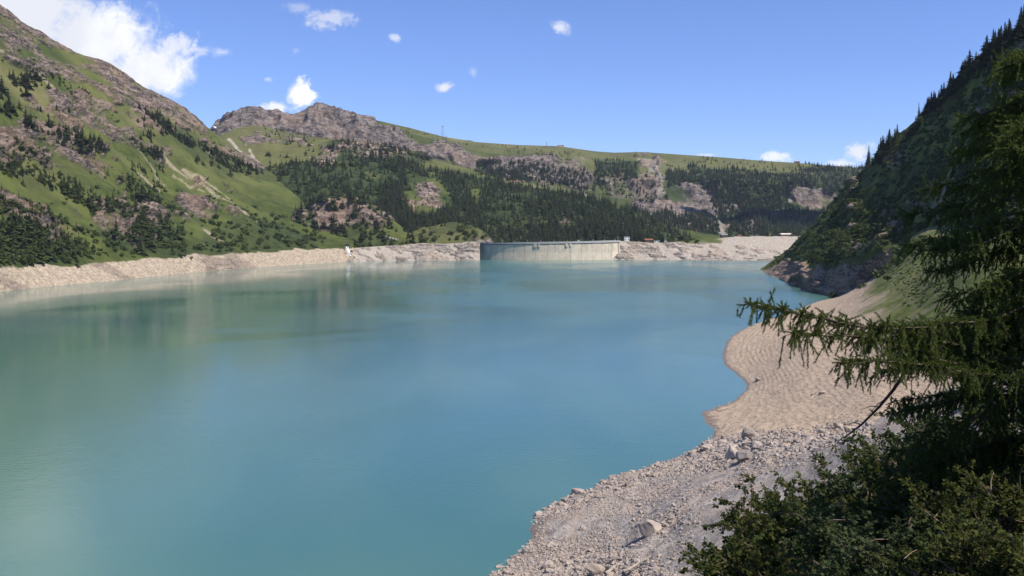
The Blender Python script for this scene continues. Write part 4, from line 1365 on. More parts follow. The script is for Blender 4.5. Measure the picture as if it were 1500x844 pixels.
m_snow = simple_mat('old_snow', (0.82, 0.83, 0.86), 0.7, 0.06, 0.05)
pt = at_px(far, 317, 188)
g_ = np.random.default_rng(4)
sn = rock_mesh('snow_patch', 77, m_snow, 3, 0.5, 0.5)
so = link_obj('snow_patch', sn, None, tuple(pt + np.array([0, -6, 0]))); so.scale = (22, 14, 20); so.rotation_euler = (0.7, 0.3, 0.2)
tag(so, 'small old snow patch in the notch below the far summit ridge', 'snow')

# ------------------------------------------------------------------ trees and bushes one can pick out
counter = {}


def add_conifer(p, h, kit, label, group, parts=True, wf=1.0, lean=0.0):
    crown, trunk, both = kit
    rz = random.uniform(0, 6.28)
    w = h * wf * random.uniform(0.85, 1.15)
    if parts:
        o = link_obj('conifer_tree', None, loc=tuple(p))
        link_obj('trunk', trunk, o)
        link_obj('crown', crown, o)
    else:
        o = link_obj('conifer_tree', both, loc=tuple(p))
    o.scale = (w, w, h)
    o.rotation_euler = (random.uniform(-0.03, 0.03), random.uniform(-0.03, 0.03), rz)
    tag(o, label, 'conifer', group)
    counter['conifer'] = counter.get('conifer', 0) + 1
    return o


def add_bush(p, s, mesh, label, group, tall=1.0):
    o = link_obj('shrub', mesh, loc=(p[0], p[1], p[2] - 0.1 * s))
    o.scale = (s * random.uniform(0.9, 1.2), s * random.uniform(0.9, 1.2), s * tall)
    o.rotation_euler = (0, 0, random.uniform(0, 6.28))
    tag(o, label, 'shrub', group)
    counter['shrub'] = counter.get('shrub', 0) + 1
    return o


def grow_conifers(L, n, poly, h, kits, label, group, seed, minus=None, wf=1.0, parts=True, weight=None):
    pts, _ = scatter_cells(L, n, [poly], minus, seed=seed, weight=weight)
    for p in pts:
        hh = random.uniform(*h)
        add_conifer(p - np.array([0, 0, 0.4]), hh, random.choice(kits), label, group, parts, wf)


# trees standing alone: each has its own words
add_conifer(at_px(right, 1273, 242), 20, con_fine[1], 'slim twin-topped conifer alone on the right skyline', None)
add_conifer(at_px(right, 1270, 245), 14, con_fine[0], 'shorter conifer leaning close to the lone skyline tree', None)
add_conifer(at_px(right, 1346, 175), 15, con_fine[0], 'single pointed conifer in a gap of the steep right skyline', None)
add_conifer(at_px(left, 338, 258), 22, con_dark[3], 'lone dark conifer on the smooth green slope near the knoll', None)
add_conifer(at_px(left, 158, 256), 13, con_dark[2], 'lone small conifer at the edge of the big left rock outcrop', None)
# right skyline groups (photo x, count, heights)
def skyline_row(x0, x1, n, h, label, group, seed, drop=0.0):
    g = np.random.default_rng(seed)
    for _ in range(n):
        x = g.uniform(x0, x1)
        y = np.interp(x, [a[0] for a in g_r], [a[1] for a in g_r]) + 2 + g.uniform(0, 14) + drop
        add_conifer(at_px(right, x, y) - np.array([0, 0, 0.5]), g.uniform(*h), con_fine[g.integers(0, 5)], label, group, True, 1.9)
skyline_row(1284, 1316, 16, (10, 19), 'conifer in the lower clump on the right mountain skyline', 'lower skyline clump', 1)
skyline_row(1356, 1384, 14, (10, 19), 'conifer in the middle clump on the right mountain skyline', 'middle skyline clump', 2)
skyline_row(1388, 1425, 22, (10, 20), 'conifer in the upper clump on the right mountain skyline', 'upper skyline clump', 3)
skyline_row(1428, 1500, 38, (10, 20), 'conifer in the topmost clump of the right mountain skyline', 'topmost skyline clump', 4)
skyline_row(1318, 1345, 5, (6, 10), 'small conifer on the bare stretch of the right skyline', 'small right skyline conifers', 6, 6)
grow_conifers(right, 14, [(1330, 280), (1360, 240), (1400, 205), (1440, 190), (1400, 260), (1370, 285), (1345, 300)], (6, 11), con_mid + con_fine[:2], 'mid-green conifer on the right slope beside the grey scree', 'conifers beside the right scree', 12)
# left slope
grow_conifers(left, 12, [(0, 112), (40, 108), (62, 122), (58, 140), (-20, 138)], (12, 20), con_dark + con_full, 'dark conifer in the top cluster below the left mountain track', 'top left conifers', 21, wf=1.8)
grow_conifers(left, 14, [(0, 138), (12, 142), (45, 170), (78, 188), (62, 192), (20, 172), (-20, 165)], (12, 20), con_dark + con_full, 'dark conifer in the second cluster at the upper left edge', 'second left conifers', 22, wf=1.8)
grow_conifers(left, 10, [(70, 185), (100, 192), (140, 212), (130, 224), (95, 212)], (12, 18), con_dark + con_full, 'dark conifer among the grey ledges halfway up the left slope', 'ledge conifers', 23, wf=1.8)
grow_conifers(left, 34, [(205, 160), (222, 164), (262, 195), (300, 212), (345, 238), (410, 262), (408, 272), (340, 248), (300, 226), (255, 208), (225, 182)], (11, 18), con_dark + con_full, 'dark conifer in the long diagonal tree line down the left slope', 'diagonal tree line', 24, wf=1.75)
grow_conifers(left, 8, [(192, 170), (208, 176), (222, 205), (205, 205)], (8, 12), con_dark, 'dark conifer in the cluster above the left scree streaks', 'conifers above the scree', 25, wf=1.75)
grow_conifers(left, 10, [(280, 228), (300, 232), (325, 244), (318, 252), (285, 240)], (8, 12), con_dark, 'dark conifer in the short row below the diagonal tree line', 'short conifer row', 26, wf=1.75)
grow_conifers(left, 28, [(0, 330), (40, 335), (90, 352), (125, 372), (120, 384), (-20, 386)], (13, 22), con_full, 'conifer in the dense wood above the left shore', 'left shore wood', 27, wf=1.55)
grow_conifers(left, 20, [(155, 345), (185, 352), (200, 330), (235, 320), (258, 345), (285, 362), (280, 372), (200, 372)], (13, 23), con_full, 'conifer in the grove above the middle of the left shore', 'middle left grove', 28, wf=1.55)
grow_conifers(left, 6, [(90, 262), (112, 268), (115, 292), (92, 285)], (13, 19), con_full, 'dark conifer in the tiny group under the big left outcrop', 'tiny outcrop group', 29, wf=1.55)
grow_conifers(left, 9, [(185, 262), (225, 268), (228, 300), (190, 295)], (12, 19), con_full + con_dark, 'dark conifer in the loose group left of the pale scree streaks', 'loose scree group', 30, wf=1.75)
# far shore, knoll and hump
grow_conifers(knoll, 26, [(400, 300), (432, 296), (470, 282), (540, 284), (565, 302), (520, 300), (480, 296), (450, 306), (440, 330), (405, 350)], (13, 22), con_dark, 'tall dark conifer crowning the rocky knoll at the lake head', 'knoll conifers', 31, wf=1.55)
grow_conifers(knoll, 10, [(500, 322), (545, 320), (570, 335), (560, 356), (500, 356)], (9, 15), con_dark, 'dark conifer at the foot of the rocky knoll', 'knoll foot conifers', 32, wf=1.55)
for k, (x, h_) in enumerate([(1068, 21), (1072, 17), (1090, 23), (1096, 17), (1125, 19), (1131, 13), (1143, 12), (1160, 16), (1168, 14), (1176, 15)]):
    p = P(x, 347.4, 1628)
    add_conifer(p - np.array([0, 0, 0.5]), h_ * 0.9, con_mid[k % 4], 'olive conifer behind the crest of the grey rock embankment', 'embankment conifers', True, 1.5)

# bushes one can pick out
def grow_bushes(L, n, poly, s, kits, label, group, seed, tall=1.0):
    pts, _ = scatter_cells(L, n, [poly], seed=seed)
    for p in pts:
        add_bush(p, random.uniform(*s), random.choice(kits), label, group, tall)
for k, (px, py, Y, s) in enumerate([(1288, 398, 560, 9), (1262, 406, 600, 6), (1300, 414, 500, 5), (1222, 372, 700, 8), (1322, 378, 590, 9), (1345, 366, 560, 9), (1370, 356, 520, 8)]):
    x, y = P(px, py, Y)[:2]
    add_bush((x, y, float(bank_z(np.array([x]), np.array([y]))[0])), s, shr_slope[k % 5], ['light green bush casting a shadow on the grassy right bank', 'small bush above the dark cove cliff', 'low dark bush on the right bank beside the light green bush', 'bush on top of the brown rock spur', 'bush on the left end of the ledge above the right bank', 'bush in the middle of the ledge above the right bank', 'bush near the larch on the ledge above the right bank'][k], None, 0.85)
grow_bushes(shoreR, 9, [(978, 350), (1022, 349), (1024, 356), (980, 357)], (6, 10), shr_scrub, 'green bush in the row between the sheds and the embankment', 'bushes beside the sheds', 41, 0.9)
grow_bushes(bank, 26, [(1240, 395), (1345, 352), (1400, 350), (1360, 372), (1270, 408)], (3, 6), shr_slope + shr_scrub, 'small bush along the ledge at the top of the right bank', 'ledge bushes', 42)
grow_bushes(hump, 34, [(590, 345), (620, 332), (700, 330), (730, 350), (600, 356)], (5, 9), shr_scrub, 'dark bush on the meadow hump left of the dam', 'hump bushes', 43)
grow_bushes(left, 70, [(300, 320), (420, 315), (480, 350), (470, 366), (320, 372)], (6, 11), shr_slope + shr_scrub, 'bush on the low right-hand foot of the left mountainside', 'left foot bushes', 44)
grow_bushes(left, 60, [(120, 345), (160, 370), (300, 372), (290, 350), (260, 330)], (5, 9), shr_slope, 'bush above the middle of the left shore', 'left shore bushes', 45)
grow_bushes(left, 50, [(-20, 350), (130, 375), (140, 384), (-20, 390)], (5, 9), shr_slope, 'bush at the edge of the left shore wood', 'left wood edge bushes', 46)

# ------------------------------------------------------------------ masses nobody could count
all_con = [k[2] for k in con_dark] + [k[2] for k in con_full] + [k[2] for k in con_mid]
nd, nc = len(con_dark), len(all_con)
dens = lambda L, s, seed, lo=-0.3, hi=0.3: sstep(fbm(L.V, s, 3, seed), lo, hi) * 0.85 + 0.15
hp = lambda n, poly, seed, minus=None, w=None: scatter_cells(hill, n, [poly] if isinstance(poly[0], tuple) else poly, minus, w, seed=seed, soft=5)[0]
main_forest = for_polys_hill[1]
plant_mass('hill_forest', [
    (hp(3300, main_forest, 51, clear_polys, dens(hill, 90, 51, -0.7, 0.0)), 10, 21, 0, nd, 1.2),
    (hp(700, main_forest, 52, clear_polys), 7, 15, nd, nc, 1.3),
    (hp(420, for_polys_hill[0], 53, None, dens(hill, 70, 53)), 9, 17, 0, nd, 1.2),
    (hp(620, for_polys_hill[2], 54, None, dens(hill, 60, 54)), 8, 17, 0, nc, 1.3),
    (hp(90, [(380, 182), (470, 198), (560, 208), (600, 222), (470, 222), (390, 205)], 55), 7, 12, 0, nd, 1.3),
    (hp(120, [(385, 225), (470, 222), (600, 240), (590, 300), (400, 300)], 56), 7, 13, nd, nc, 1.5),
    (hp(70, clear_polys, 57), 5, 9, 0, nc, 1.3),
    (hp(90, [(640, 244), (700, 258), (770, 272), (700, 270)], 58), 8, 14, 0, nd, 1.2),
], all_con, 'dense dark conifer forest on the hill behind the dam', 'forest')
fp = lambda n, poly, seed, w=None: scatter_cells(far, n, [poly] if isinstance(poly[0], tuple) else poly, [far_rock_polys[6], [(972, 276), (1008, 266), (1046, 278), (1040, 312), (990, 318)], [(1036, 305), (1066, 332), (1068, 350), (1052, 350)]], w, seed=seed, soft=6)[0]
notrock = 1.0
plant_mass('far_range_forest', [
    (fp(5600, for_polys_far[0], 61, dens(far, 140, 61, -0.5, 0.05)), 11, 21, 0, nd, 1.3),
    (fp(700, for_polys_far[1], 62, dens(far, 90, 62, -0.1, 0.3)), 9, 16, 0, nd, 1.2),
    (fp(360, for_polys_far[2], 63, dens(far, 90, 63, -0.2, 0.3)), 9, 16, 0, nd, 1.2),
    (fp(160, for_polys_far[3], 64), 9, 16, 0, nd, 1.2),
    (fp(420, [(560, 226), (700, 240), (800, 240), (1000, 246), (1000, 300), (800, 275), (700, 256)], 65, dens(far, 110, 65, 0.0, 0.3)), 8, 15, 0, nd, 1.2),
    (fp(260, [(1000, 232), (1120, 238), (1270, 246), (1200, 256), (1010, 248)], 66, dens(far, 150, 66, 0.0, 0.3)), 8, 14, 0, nd, 1.3),
    (fp(120, [(560, 182), (700, 212), (860, 226), (860, 234), (700, 222), (600, 200)], 67, dens(far, 120, 67, 0.0, 0.3)), 6, 10, 0, nd, 1.4),
], all_con, 'distant conifer forest over the far cliffs and slopes', 'forest')
lp = lambda n, poly, seed, w=None: scatter_cells(left, n, [poly], None, w, seed=seed, soft=8)[0]
lc = shr_slope + shr_scrub + all_con
ns = len(shr_slope)
_lv = np.stack([left.Sd, left.V[..., 1] * 0.22, left.V[..., 0] * 0.1], -1)
lw = sstep(fbm(_lv, 26, 3, 71), -0.05, 0.4) + 0.04
plant_mass('left_slope_scrub', [
    (lp(900, [(-150, 200), (60, 200), (200, 260), (330, 290), (480, 350), (300, 372), (-150, 392)], 71, lw), 2.5, 6.0, 0, ns * 2, 1.15),
    (lp(500, [(-150, 280), (200, 290), (420, 310), (470, 366), (200, 376), (-150, 392)], 72, lw), 3.0, 7.5, 0, ns, 1.15),
    (lp(160, [(-150, 60), (100, 110), (300, 195), (330, 225), (200, 230), (60, 180), (-150, 150)], 73, lw), 2.0, 5.0, 0, ns * 2, 1.2),
    (lp(260, [(205, 160), (222, 164), (262, 195), (300, 212), (345, 238), (410, 262), (408, 272), (340, 248), (300, 226), (255, 208), (225, 182)], 86, lw), 6.0, 12.0, 10, 10 + nd, 1.6),
    (lp(150, [(-20, 112), (60, 115), (140, 212), (240, 240), (225, 205), (150, 225), (95, 212), (-20, 165)], 87, lw), 6.0, 12.0, 10, 10 + nd, 1.6),
    (lp(150, [(190, 170), (235, 190), (240, 300), (185, 290)], 88, lw), 4.0, 9.0, 10, 10 + nd, 1.6),
    (lp(70, [(0, 90), (310, 195), (345, 218), (340, 226), (250, 185), (60, 120)], 74, lw), 4.0, 8.0, 10, 10 + nd, 1.4),
    (lp(240, [(-20, 230), (280, 300), (300, 350), (100, 350), (-20, 330)], 75, lw), 5.0, 11.0, 10, 10 + nd, 1.4),
    (lp(130, [(-20, 330), (60, 332), (130, 366), (130, 386), (-20, 390)], 76), 6.0, 12.0, 10, 10 + nc, 1.4),
    (scatter_cells(knoll, 120, None, seed=77)[0], 3, 8, 0, 10, 1.1),
    (scatter_cells(knoll, 130, None, seed=78)[0], 8, 17, 10, 10 + nc, 1.4),
    (scatter_cells(hump, 90, None, seed=79)[0], 1.5, 4, 0, 10, 1.1),
], lc, 'scattered green scrub and small trees over the left slopes', 'scrub')
rw = dens(right, 30, 81, -0.6, 0.0) * (1 - scree) * (1 - cliff)
rp = lambda n, poly, seed: scatter_cells(right, n, [poly], None, rw, seed=seed, soft=4)[0]
whole = [(1125, 392), (1165, 345), (1230, 285), (1275, 236), (1400, 118), (1520, 20), (1640, -60), (1640, 345), (1400, 352), (1260, 385), (1180, 388)]
plant_mass('right_slope_scrub', [
    (rp(4200, whole, 81), 1.8, 5.0, 0, 10, 1.3),
    (rp(700, [(1140, 385), (1180, 340), (1260, 270), (1300, 330), (1330, 352), (1220, 385)], 82), 2.0, 5.0, 0, 10, 1.2),
    (np.array([at_px(right, x_, np.interp(x_, [a[0] for a in g_r], [a[1] for a in g_r]) + 4 + 10 * random.random()) for x_ in np.random.default_rng(9).uniform(1280, 1560, 150)]), 2.5, 7.0, 0, 10, 1.3),
    (rp(420, whole, 83), 3.0, 9.0, 10, 10 + nc, 1.3),
    (scatter_cells(bank, 1500, [[(1200, 432), (1350, 355), (1420, 350), (1420, 400), (1320, 470)]], seed=84, weight=sstep(bank.V[..., 2], 20, 26))[0], 0.25, 1.2, 0, 5, 1.6),
    (scatter_cells(bank, 200, [[(1230, 400), (1345, 352), (1450, 346), (1450, 360), (1330, 372)]], seed=85, weight=sstep(bank.V[..., 2], 28, 36))[0], 1.5, 4.5, 0, 10, 1.2),
], shr_slope + shr_scrub + all_con, 'dark scrub covering the steep right mountainside', 'scrub')

# ------------------------------------------------------------------ stones on the near bank
def stone_mat(name, lo, hi):
    m, g, b, out = new_mat(name)
    tc = g.n('ShaderNodeTexCoord'); oi = g.n('ShaderNodeObjectInfo')
    n = g.noise(tc.outputs['Object'], 3.0, 5, 0.65)
    f = g.math('ADD', g.math('MULTIPLY', g.ramp(n, 0.3, 0.7), 0.6), g.math('MULTIPLY', oi.outputs['Random'], 0.4))
    c_ = g.mix(f, lo, hi)
    r2 = g.math('FRACT', g.math('MULTIPLY', oi.outputs['Random'], 7.31))
    c_ = g.mix(g.math('MULTIPLY', g.ramp(r2, 0.55, 0.95), 0.6), c_, (0.36, 0.275, 0.20))
    c_ = g.mix(g.math('MULTIPLY', g.ramp(r2, 0.25, 0.05), 0.55), c_, (0.15, 0.135, 0.125))
    g.link(c_, b.inputs['Base Color'])
    b.inputs['Roughness'].default_value = 0.92
    b.inputs['Specular IOR Level'].default_value = 0.2
    bp = g.n('ShaderNodeBump'); bp.inputs['Strength'].default_value = 0.7; bp.inputs['Distance'].default_value = 0.08
    g.link(n, bp.inputs['Height']); g.link(bp.outputs[0], b.inputs['Normal'])
    return m


m_stone = stone_mat('pale_limestone', (0.20, 0.168, 0.145), (0.48, 0.405, 0.345))
m_stone_tan = stone_mat('tan_stone', (0.24, 0.18, 0.13), (0.58, 0.46, 0.36))
rocks = [rock_mesh('boulder', 500 + i, m_stone, 3, 0.4, [0.8, 0.65, 0.95, 0.6, 0.75, 0.85][i]) for i in range(6)]
stones = [rock_mesh('stone', 520 + i, m_stone, 1, 0.4, [0.8, 0.6, 0.7, 0.9][i]) for i in range(4)]
stones_tan = [rock_mesh('stone', 530 + i, m_stone_tan, 1, 0.4, 0.7) for i in range(3)]


def add_boulder(p, s, label, group, sink=0.18, k=None, rz=None):
    o = link_obj('boulder', rocks[random.randrange(6) if k is None else k], loc=(p[0], p[1], p[2] + s * (0.3 - sink)))
    o.scale = (s, s, s)
    o.rotation_euler = (random.uniform(-0.3, 0.3), random.uniform(-0.3, 0.3), random.uniform(0, 6.28) if rz is None else rz)
    tag(o, label, 'boulder', group)
    return o


add_boulder(at_px(bank, 955, 783), 4.4, 'big pale boulder with a dark underside in the middle of the rubble beach', None, 0.12, 1, 0.4)
add_boulder(at_px(bank, 1095, 645), 5.0, 'largest pale boulder on the rim between grey rubble and tan gravel', None, 0.12, 0, 2.0)
add_boulder(at_px(bank, 1034, 660), 2.8, 'pointed pale boulder at the water where the rubble meets the tan gravel', None, 0.1, 2, 1.0)
add_boulder(at_px(bank, 1075, 672), 3.6, 'square tan boulder just below the rim boulder', None, 0.1, 4, 0.3)
add_boulder(at_px(bank, 1090, 674), 3.2, 'dark-sided boulder right of the square tan boulder', None, 0.1, 5, 1.3)
add_boulder(at_px(bank, 846, 724), 3.0, 'flat pale slab standing at the point of the water edge', None, 0.2, 3, 0.2)
add_boulder(at_px(bank, 922, 711), 1.9, 'smooth white boulder near the water in the middle of the shore', None, 0.1, 1, 0.9)
add_boulder(at_px(bank, 872, 840), 3.0, 'round pale boulder half cut by the bottom edge of the picture', None, 0.15, 2, 0.2)
add_boulder(at_px(bank, 802, 832), 1.9, 'pale boulder in the pile at the bottom of the rubble beach', None, 0.1, 5, 0.2)
add_boulder(at_px(bank, 1110, 557), 2.2, 'small white boulder alone high on the tan gravel near water', None, 0.1, 4, 0.2)
add_boulder(at_px(bank, 1205, 577), 2.2, 'dark stone lying alone in the middle of the tan gravel', None, 0.15, 3, 0.2)
def strew(n, poly, s, label, group, seed):
    pts, _ = scatter_cells(bank, n, [poly], seed=seed)
    for p in pts:
        add_boulder(p, s[0] + (s[1] - s[0]) * random.random() ** 2.2, label, group)
strew(85, [(1000, 672), (1035, 645), (1100, 636), (1180, 632), (1270, 622), (1270, 640), (1150, 655), (1090, 680)], (0.8, 2.6), 'pale boulder in the rim of rubble facing the tan gravel', 'rim boulders', 91)
strew(70, [(780, 760), (835, 720), (900, 692), (1000, 665), (1040, 650), (1030, 680), (930, 715), (850, 745)], (0.7, 1.9), 'pale boulder along the water edge of the rubble beach', 'water edge boulders', 92)
strew(75, [(715, 846), (760, 800), (830, 800), (950, 830), (985, 848)], (0.5, 1.6), 'pale boulder in the pile at the bottom of the beach', 'bottom pile boulders', 93)
strew(45, [(800, 780), (900, 740), (1000, 720), (1010, 780), (940, 820), (850, 800)], (0.5, 1.4), 'pale boulder strewn over the middle of the rubble beach', 'mid beach boulders', 94)

gs = np.random.default_rng(8)
def stone_pts(n, poly, seed, lo, hi, pw, w=None):
    p, _ = scatter_cells(bank, n, [poly], None, w, seed=seed)
    s = lo + (hi - lo) * gs.random(len(p)) ** pw
    return p + np.array([0, 0, 0.0]), s
wl_ = sstep(fbm(bank.V, 11, 4, 143), -0.1, 0.45) + 0.10
beach = [(712, 848), (785, 785), (776, 762), (838, 722), (960, 678), (1040, 640), (1270, 618), (1275, 660), (1120, 700), (1030, 740), (1000, 848)]
A1, S1 = stone_pts(17000, beach, 101, 0.14, 0.85, 3.6, wl_)
A2, S2 = stone_pts(4200, [(760, 770), (835, 720), (960, 678), (1040, 640), (1270, 618), (1270, 642), (1090, 690), (960, 700), (850, 745)], 102, 0.35, 1.6, 2.3)
A3, S3 = stone_pts(1800, [(712, 848), (770, 795), (900, 800), (990, 848)], 103, 0.3, 1.1, 2.4)
PP_, SS_ = np.concatenate([A1, A2, A3]), np.concatenate([S1, S2, S3])
gn_stuff('beach_rubble', PP_, np.repeat(SS_[:, None], 3, 1), gs.integers(0, 4, len(PP_)), gs.uniform(0, 6.28, len(PP_)), stones, 'grey rubble and gravel covering the near beach', 'rubble', gs.uniform(-0.6, 0.6, (len(PP_), 2)))
tanp = [(1040, 640), (1028, 606), (1090, 575), (1062, 530), (1075, 490), (1200, 445), (1320, 470), (1330, 560), (1270, 618), (1150, 632)]
B1, T1 = stone_pts(7000, tanp, 104, 0.14, 0.9, 4.0)
gn_stuff('bank_gravel', B1, np.repeat(T1[:, None], 3, 1), gs.integers(0, 3, len(B1)), gs.uniform(0, 6.28, len(B1)), stones_tan, 'tan gravel on the drawn-down right bank', 'gravel', gs.uniform(-0.5, 0.5, (len(B1), 2)))

# driftwood and grey sticks on the beach
m_drift = simple_mat('bleached_driftwood', (0.34, 0.29, 0.24), 0.9, 0.25, 2.0)
for k, (px, py, ln, a, lab) in enumerate([(905, 832, 5.5, 0.9, 'bleached driftwood log lying at the bottom of the beach'), (935, 838, 4.0, 0.5, 'short driftwood stick beside the bottom bushes'), (1062, 602, 5.0, 0.4, 'driftwood branch washed up at the tan gravel point'), (1195, 577, 3.0, 0.2, 'dark driftwood stick on the middle of the tan gravel')]):
    p = at_px(bank, px, py)
    t = np.linspace(-0.5, 0.5, 6)[:, None]
    pts = p + np.array([math.cos(a), math.sin(a), 0.0]) * ln * t + np.array([0, 0, 0.25])
    pts[:, 2] = bank_z(pts[:, 0], pts[:, 1]) + 0.45
    pts[:, :2] += np.random.default_rng(k).normal(0, 0.12, (6, 2))
    o = MB().tube(pts - p, np.linspace(0.22, 0.08, 6), 7).build('driftwood', m_drift, None, True, tuple(p))
    tag(o, lab, 'driftwood')

# ------------------------------------------------------------------ the larch at the right edge
m_larch_bark = simple_mat('larch_bark', (0.085, 0.06, 0.045), 0.9, 0.35, 14.0, 0.01)
m_larch = leaf_mat('larch_needles', (0.026, 0.046, 0.010), (0.108, 0.140, 0.024), 0.30)


def larch_branch(ctrl_pts, rad0, seed, lat_len=0.5, dens=1.0, hang=1.0, per=0.0019, nw=0.0038):
    """one limb: wood tube, side shoots, and hanging twigs set with needle tufts; returns verts, faces, material index"""
    g = np.random.default_rng(seed)
    c = np.asarray(ctrl_pts, float)
    d = np.concatenate([[0], np.cumsum(np.linalg.norm(np.diff(c, axis=0), axis=1))])
    Lb = d[-1]
    n = max(8, int(Lb / 0.12))
    s = np.linspace(0, Lb, n)
    main = np.stack([np.interp(s, d, c[:, i]) for i in range(3)], -1)
    main = smooth1(main, 3, 0) + np.cumsum(g.normal(0, 0.006, (n, 3)), 0)
    wood = MB()
    wood.tube(main, np.linspace(rad0, rad0 * 0.18, n), 5)
    tg = np.gradient(main, axis=0); tg /= np.linalg.norm(tg, axis=1, keepdims=True)
    T0, T1, TL = [], [], []               # twig starts, directions, lengths
    m_lat = int(Lb / 0.055 * dens)
    for k in range(m_lat):
        f = g.uniform(0.12, 1.0)
        i = min(n - 1, int(f * n))
        side = np.cross(tg[i], (0, 0, 1.0)); side /= np.linalg.norm(side) + 1e-9
        sg = 1 if k % 2 else -1
        L_ = lat_len * g.uniform(0.35, 1.1) * (1.08 - 0.6 * f)
        dr = side * sg * g.uniform(0.5, 1.0) + tg[i] * g.uniform(0.35, 0.9) + np.array([0, 0, g.uniform(-0.25, 0.35)])
        dr /= np.linalg.norm(dr)
        tt = np.linspace(0, 1, 5)[:, None]
        sh = main[i] + dr * L_ * tt + np.array([0, 0, -0.28 * L_]) * tt ** 2 * hang
        wood.tube(sh, np.linspace(0.006, 0.0025, 5), 3)
        nt = max(2, int(L_ / 0.055))
        for q in range(nt):
            ff = g.uniform(0.1, 1.0)
            p = main[i] + dr * L_ * ff + np.array([0, 0, -0.28 * L_]) * ff ** 2 * hang
            dn = np.array([g.normal(0, 0.35), g.normal(0, 0.35), -1.0]) * hang + dr * g.uniform(0.0, 0.9) + (np.array([0, 0, 1.3]) if g.random() < 0.18 else 0)
            dn /= np.linalg.norm(dn)
            T0.append(p); T1.append(dn); TL.append(g.uniform(0.05, 0.24) * (1.5 if g.random() < 0.22 and dn[2] < -0.6 else 1.0))
        T0.append(main[i]); T1.append(dr); TL.append(L_)
    for k in range(int(Lb / 0.03)):       # short tufts right along the limb
        i = g.integers(int(n * 0.1), n)
        dn = g.normal(0, 1, 3) + np.array([0, 0, 0.3]); dn /= np.linalg.norm(dn)
        T0.append(main[i]); T1.append(dn); TL.append(g.uniform(0.04, 0.12))
    T0, T1, TL = np.array(T0), np.array(T1), np.array(TL)
    # needles: thin triangles raked along every twig
    cnt = np.maximum(3, (TL / per).astype(int))
    own = np.repeat(np.arange(len(TL)), cnt)
    f = g.random(len(own))
    pos = T0[own] + T1[own] * (TL[own] * f)[:, None] + np.array([0, 0, -0.15]) * ((TL[own] * f) ** 2)[:, None]
    rd = g.normal(size=(len(own), 3)); rd /= np.linalg.norm(rd, axis=1, keepdims=True)
    nd_ = rd * 0.85 + T1[own] * 0.65
    ln = g.uniform(0.018, 0.036, len(own))[:, None]
    wv = np.cross(nd_, g.normal(size=(len(own), 3))); wv /= np.linalg.norm(wv, axis=1, keepdims=True) + 1e-9
    wv *= nw
    nv_ = np.stack([pos - wv, pos + wv, pos + nd_ * ln], 1).reshape(-1, 3)
    nf = np.arange(len(nv_)).reshape(-1, 3)
    # twig wood: slim two-sided strips
    e = T0 + T1 * TL[:, None] + np.array([0, 0, -0.15]) * (TL ** 2)[:, None]
    sv = np.cross(T1, g.normal(size=T1.shape)); sv /= np.linalg.norm(sv, axis=1, keepdims=True) + 1e-9
    tv = np.stack([T0 - sv * 0.003, T0 + sv * 0.003, e], 1).reshape(-1, 3)
    tf = np.arange(len(tv)).reshape(-1, 3)
    wv_ = np.concatenate(wood.v); wq = np.concatenate(wood.q)
    return wv_, wq, np.concatenate([tv, nv_]), np.concatenate([tf, nf + len(tv)]), np.concatenate([np.ones(len(tf), int), np.zeros(len(nf), int)])


larch = link_obj('larch_tree', None, loc=(6.7, 12.2, 42.5))
tag(larch, 'large dark larch at the right edge reaching a drooping branch over the beach', 'larch')
lo_ = np.array(larch.location)
def tr_(z): return np.array([6.7 + 0.10 * math.sin(z * 0.7), 12.2 + 0.06 * (z - 44), z])
MB().tube([tr_(z) - lo_ for z in np.linspace(41.5, 50.25, 16)], np.linspace(0.19, 0.012, 16), 9).build('trunk', m_larch_bark, larch, True)


def put_branch(pts, rad, seed, lat, dens=1.0, hang=1.0, per=0.0017, nw=0.0038):
    wv_, wq, fv, ff, fi = larch_branch(pts, rad, seed, lat, dens, hang, per, nw)
    b = link_obj('branch', mesh_np('branch', wv_ - lo_, wq, m_larch_bark, smooth=True), larch)
    link_obj('needles', mesh_np('needles', fv - lo_, ff, [m_larch, m_larch_bark], fi), b)


# limbs seen singly in the photograph, given by the places they pass through
put_branch([tr_(46.7), P(1420, 512, 11.8), P(1340, 492, 11.5), P(1260, 476, 11.2), P(1200, 462, 11.0), P(1140, 447, 10.8), P(1088, 438, 10.7)], 0.028, 1, 0.46, 1.25, 1.0)
put_branch([tr_(46.5), P(1400, 540, 11.4), P(1320, 508, 11.1), P(1260, 500, 10.9), P(1212, 500, 10.8), P(1165, 494, 10.7)], 0.022, 2, 0.42, 1.1, 1.2)
put_branch([tr_(46.2), P(1420, 550, 11.2), P(1340, 530, 10.8), P(1280, 530, 10.6), P(1230, 534, 10.5)], 0.022, 3, 0.42, 1.1, 1.2)
put_branch([tr_(47.2), P(1440, 470, 11.7), P(1380, 470, 11.4), P(1330, 480, 11.2), P(1290, 470, 11.1)], 0.022, 4, 0.42, 1.1, 1.0)
gl = np.random.default_rng(77)
for k in range(140):
    z = 44.4 + 5.9 * gl.random() ** 0.85
    reach = np.interp(z, [44.4, 45.5, 46.4, 47.3, 48.2, 48.8, 49.5, 50.3], [1.7, 2.1, 2.1, 1.35, 1.85, 1.55, 1.05, 0.5]) * gl.uniform(0.75, 1.12)
    a = gl.uniform(0, 6.283) if k % 3 == 0 else gl.uniform(math.pi * 0.7, math.pi * 1.55)
    b0 = tr_(z)
    dr = np.array([math.cos(a), math.sin(a), 0])
    pts = [b0, b0 + dr * reach * 0.35 + (0, 0, 0.05), b0 + dr * reach * 0.7 + (0, 0, -0.10 * reach), b0 + dr * reach + (0, 0, -0.16 * reach)]
    put_branch(pts, 0.018, 100 + k, 0.42, 0.72, 0.8, 0.0030, 0.0060)

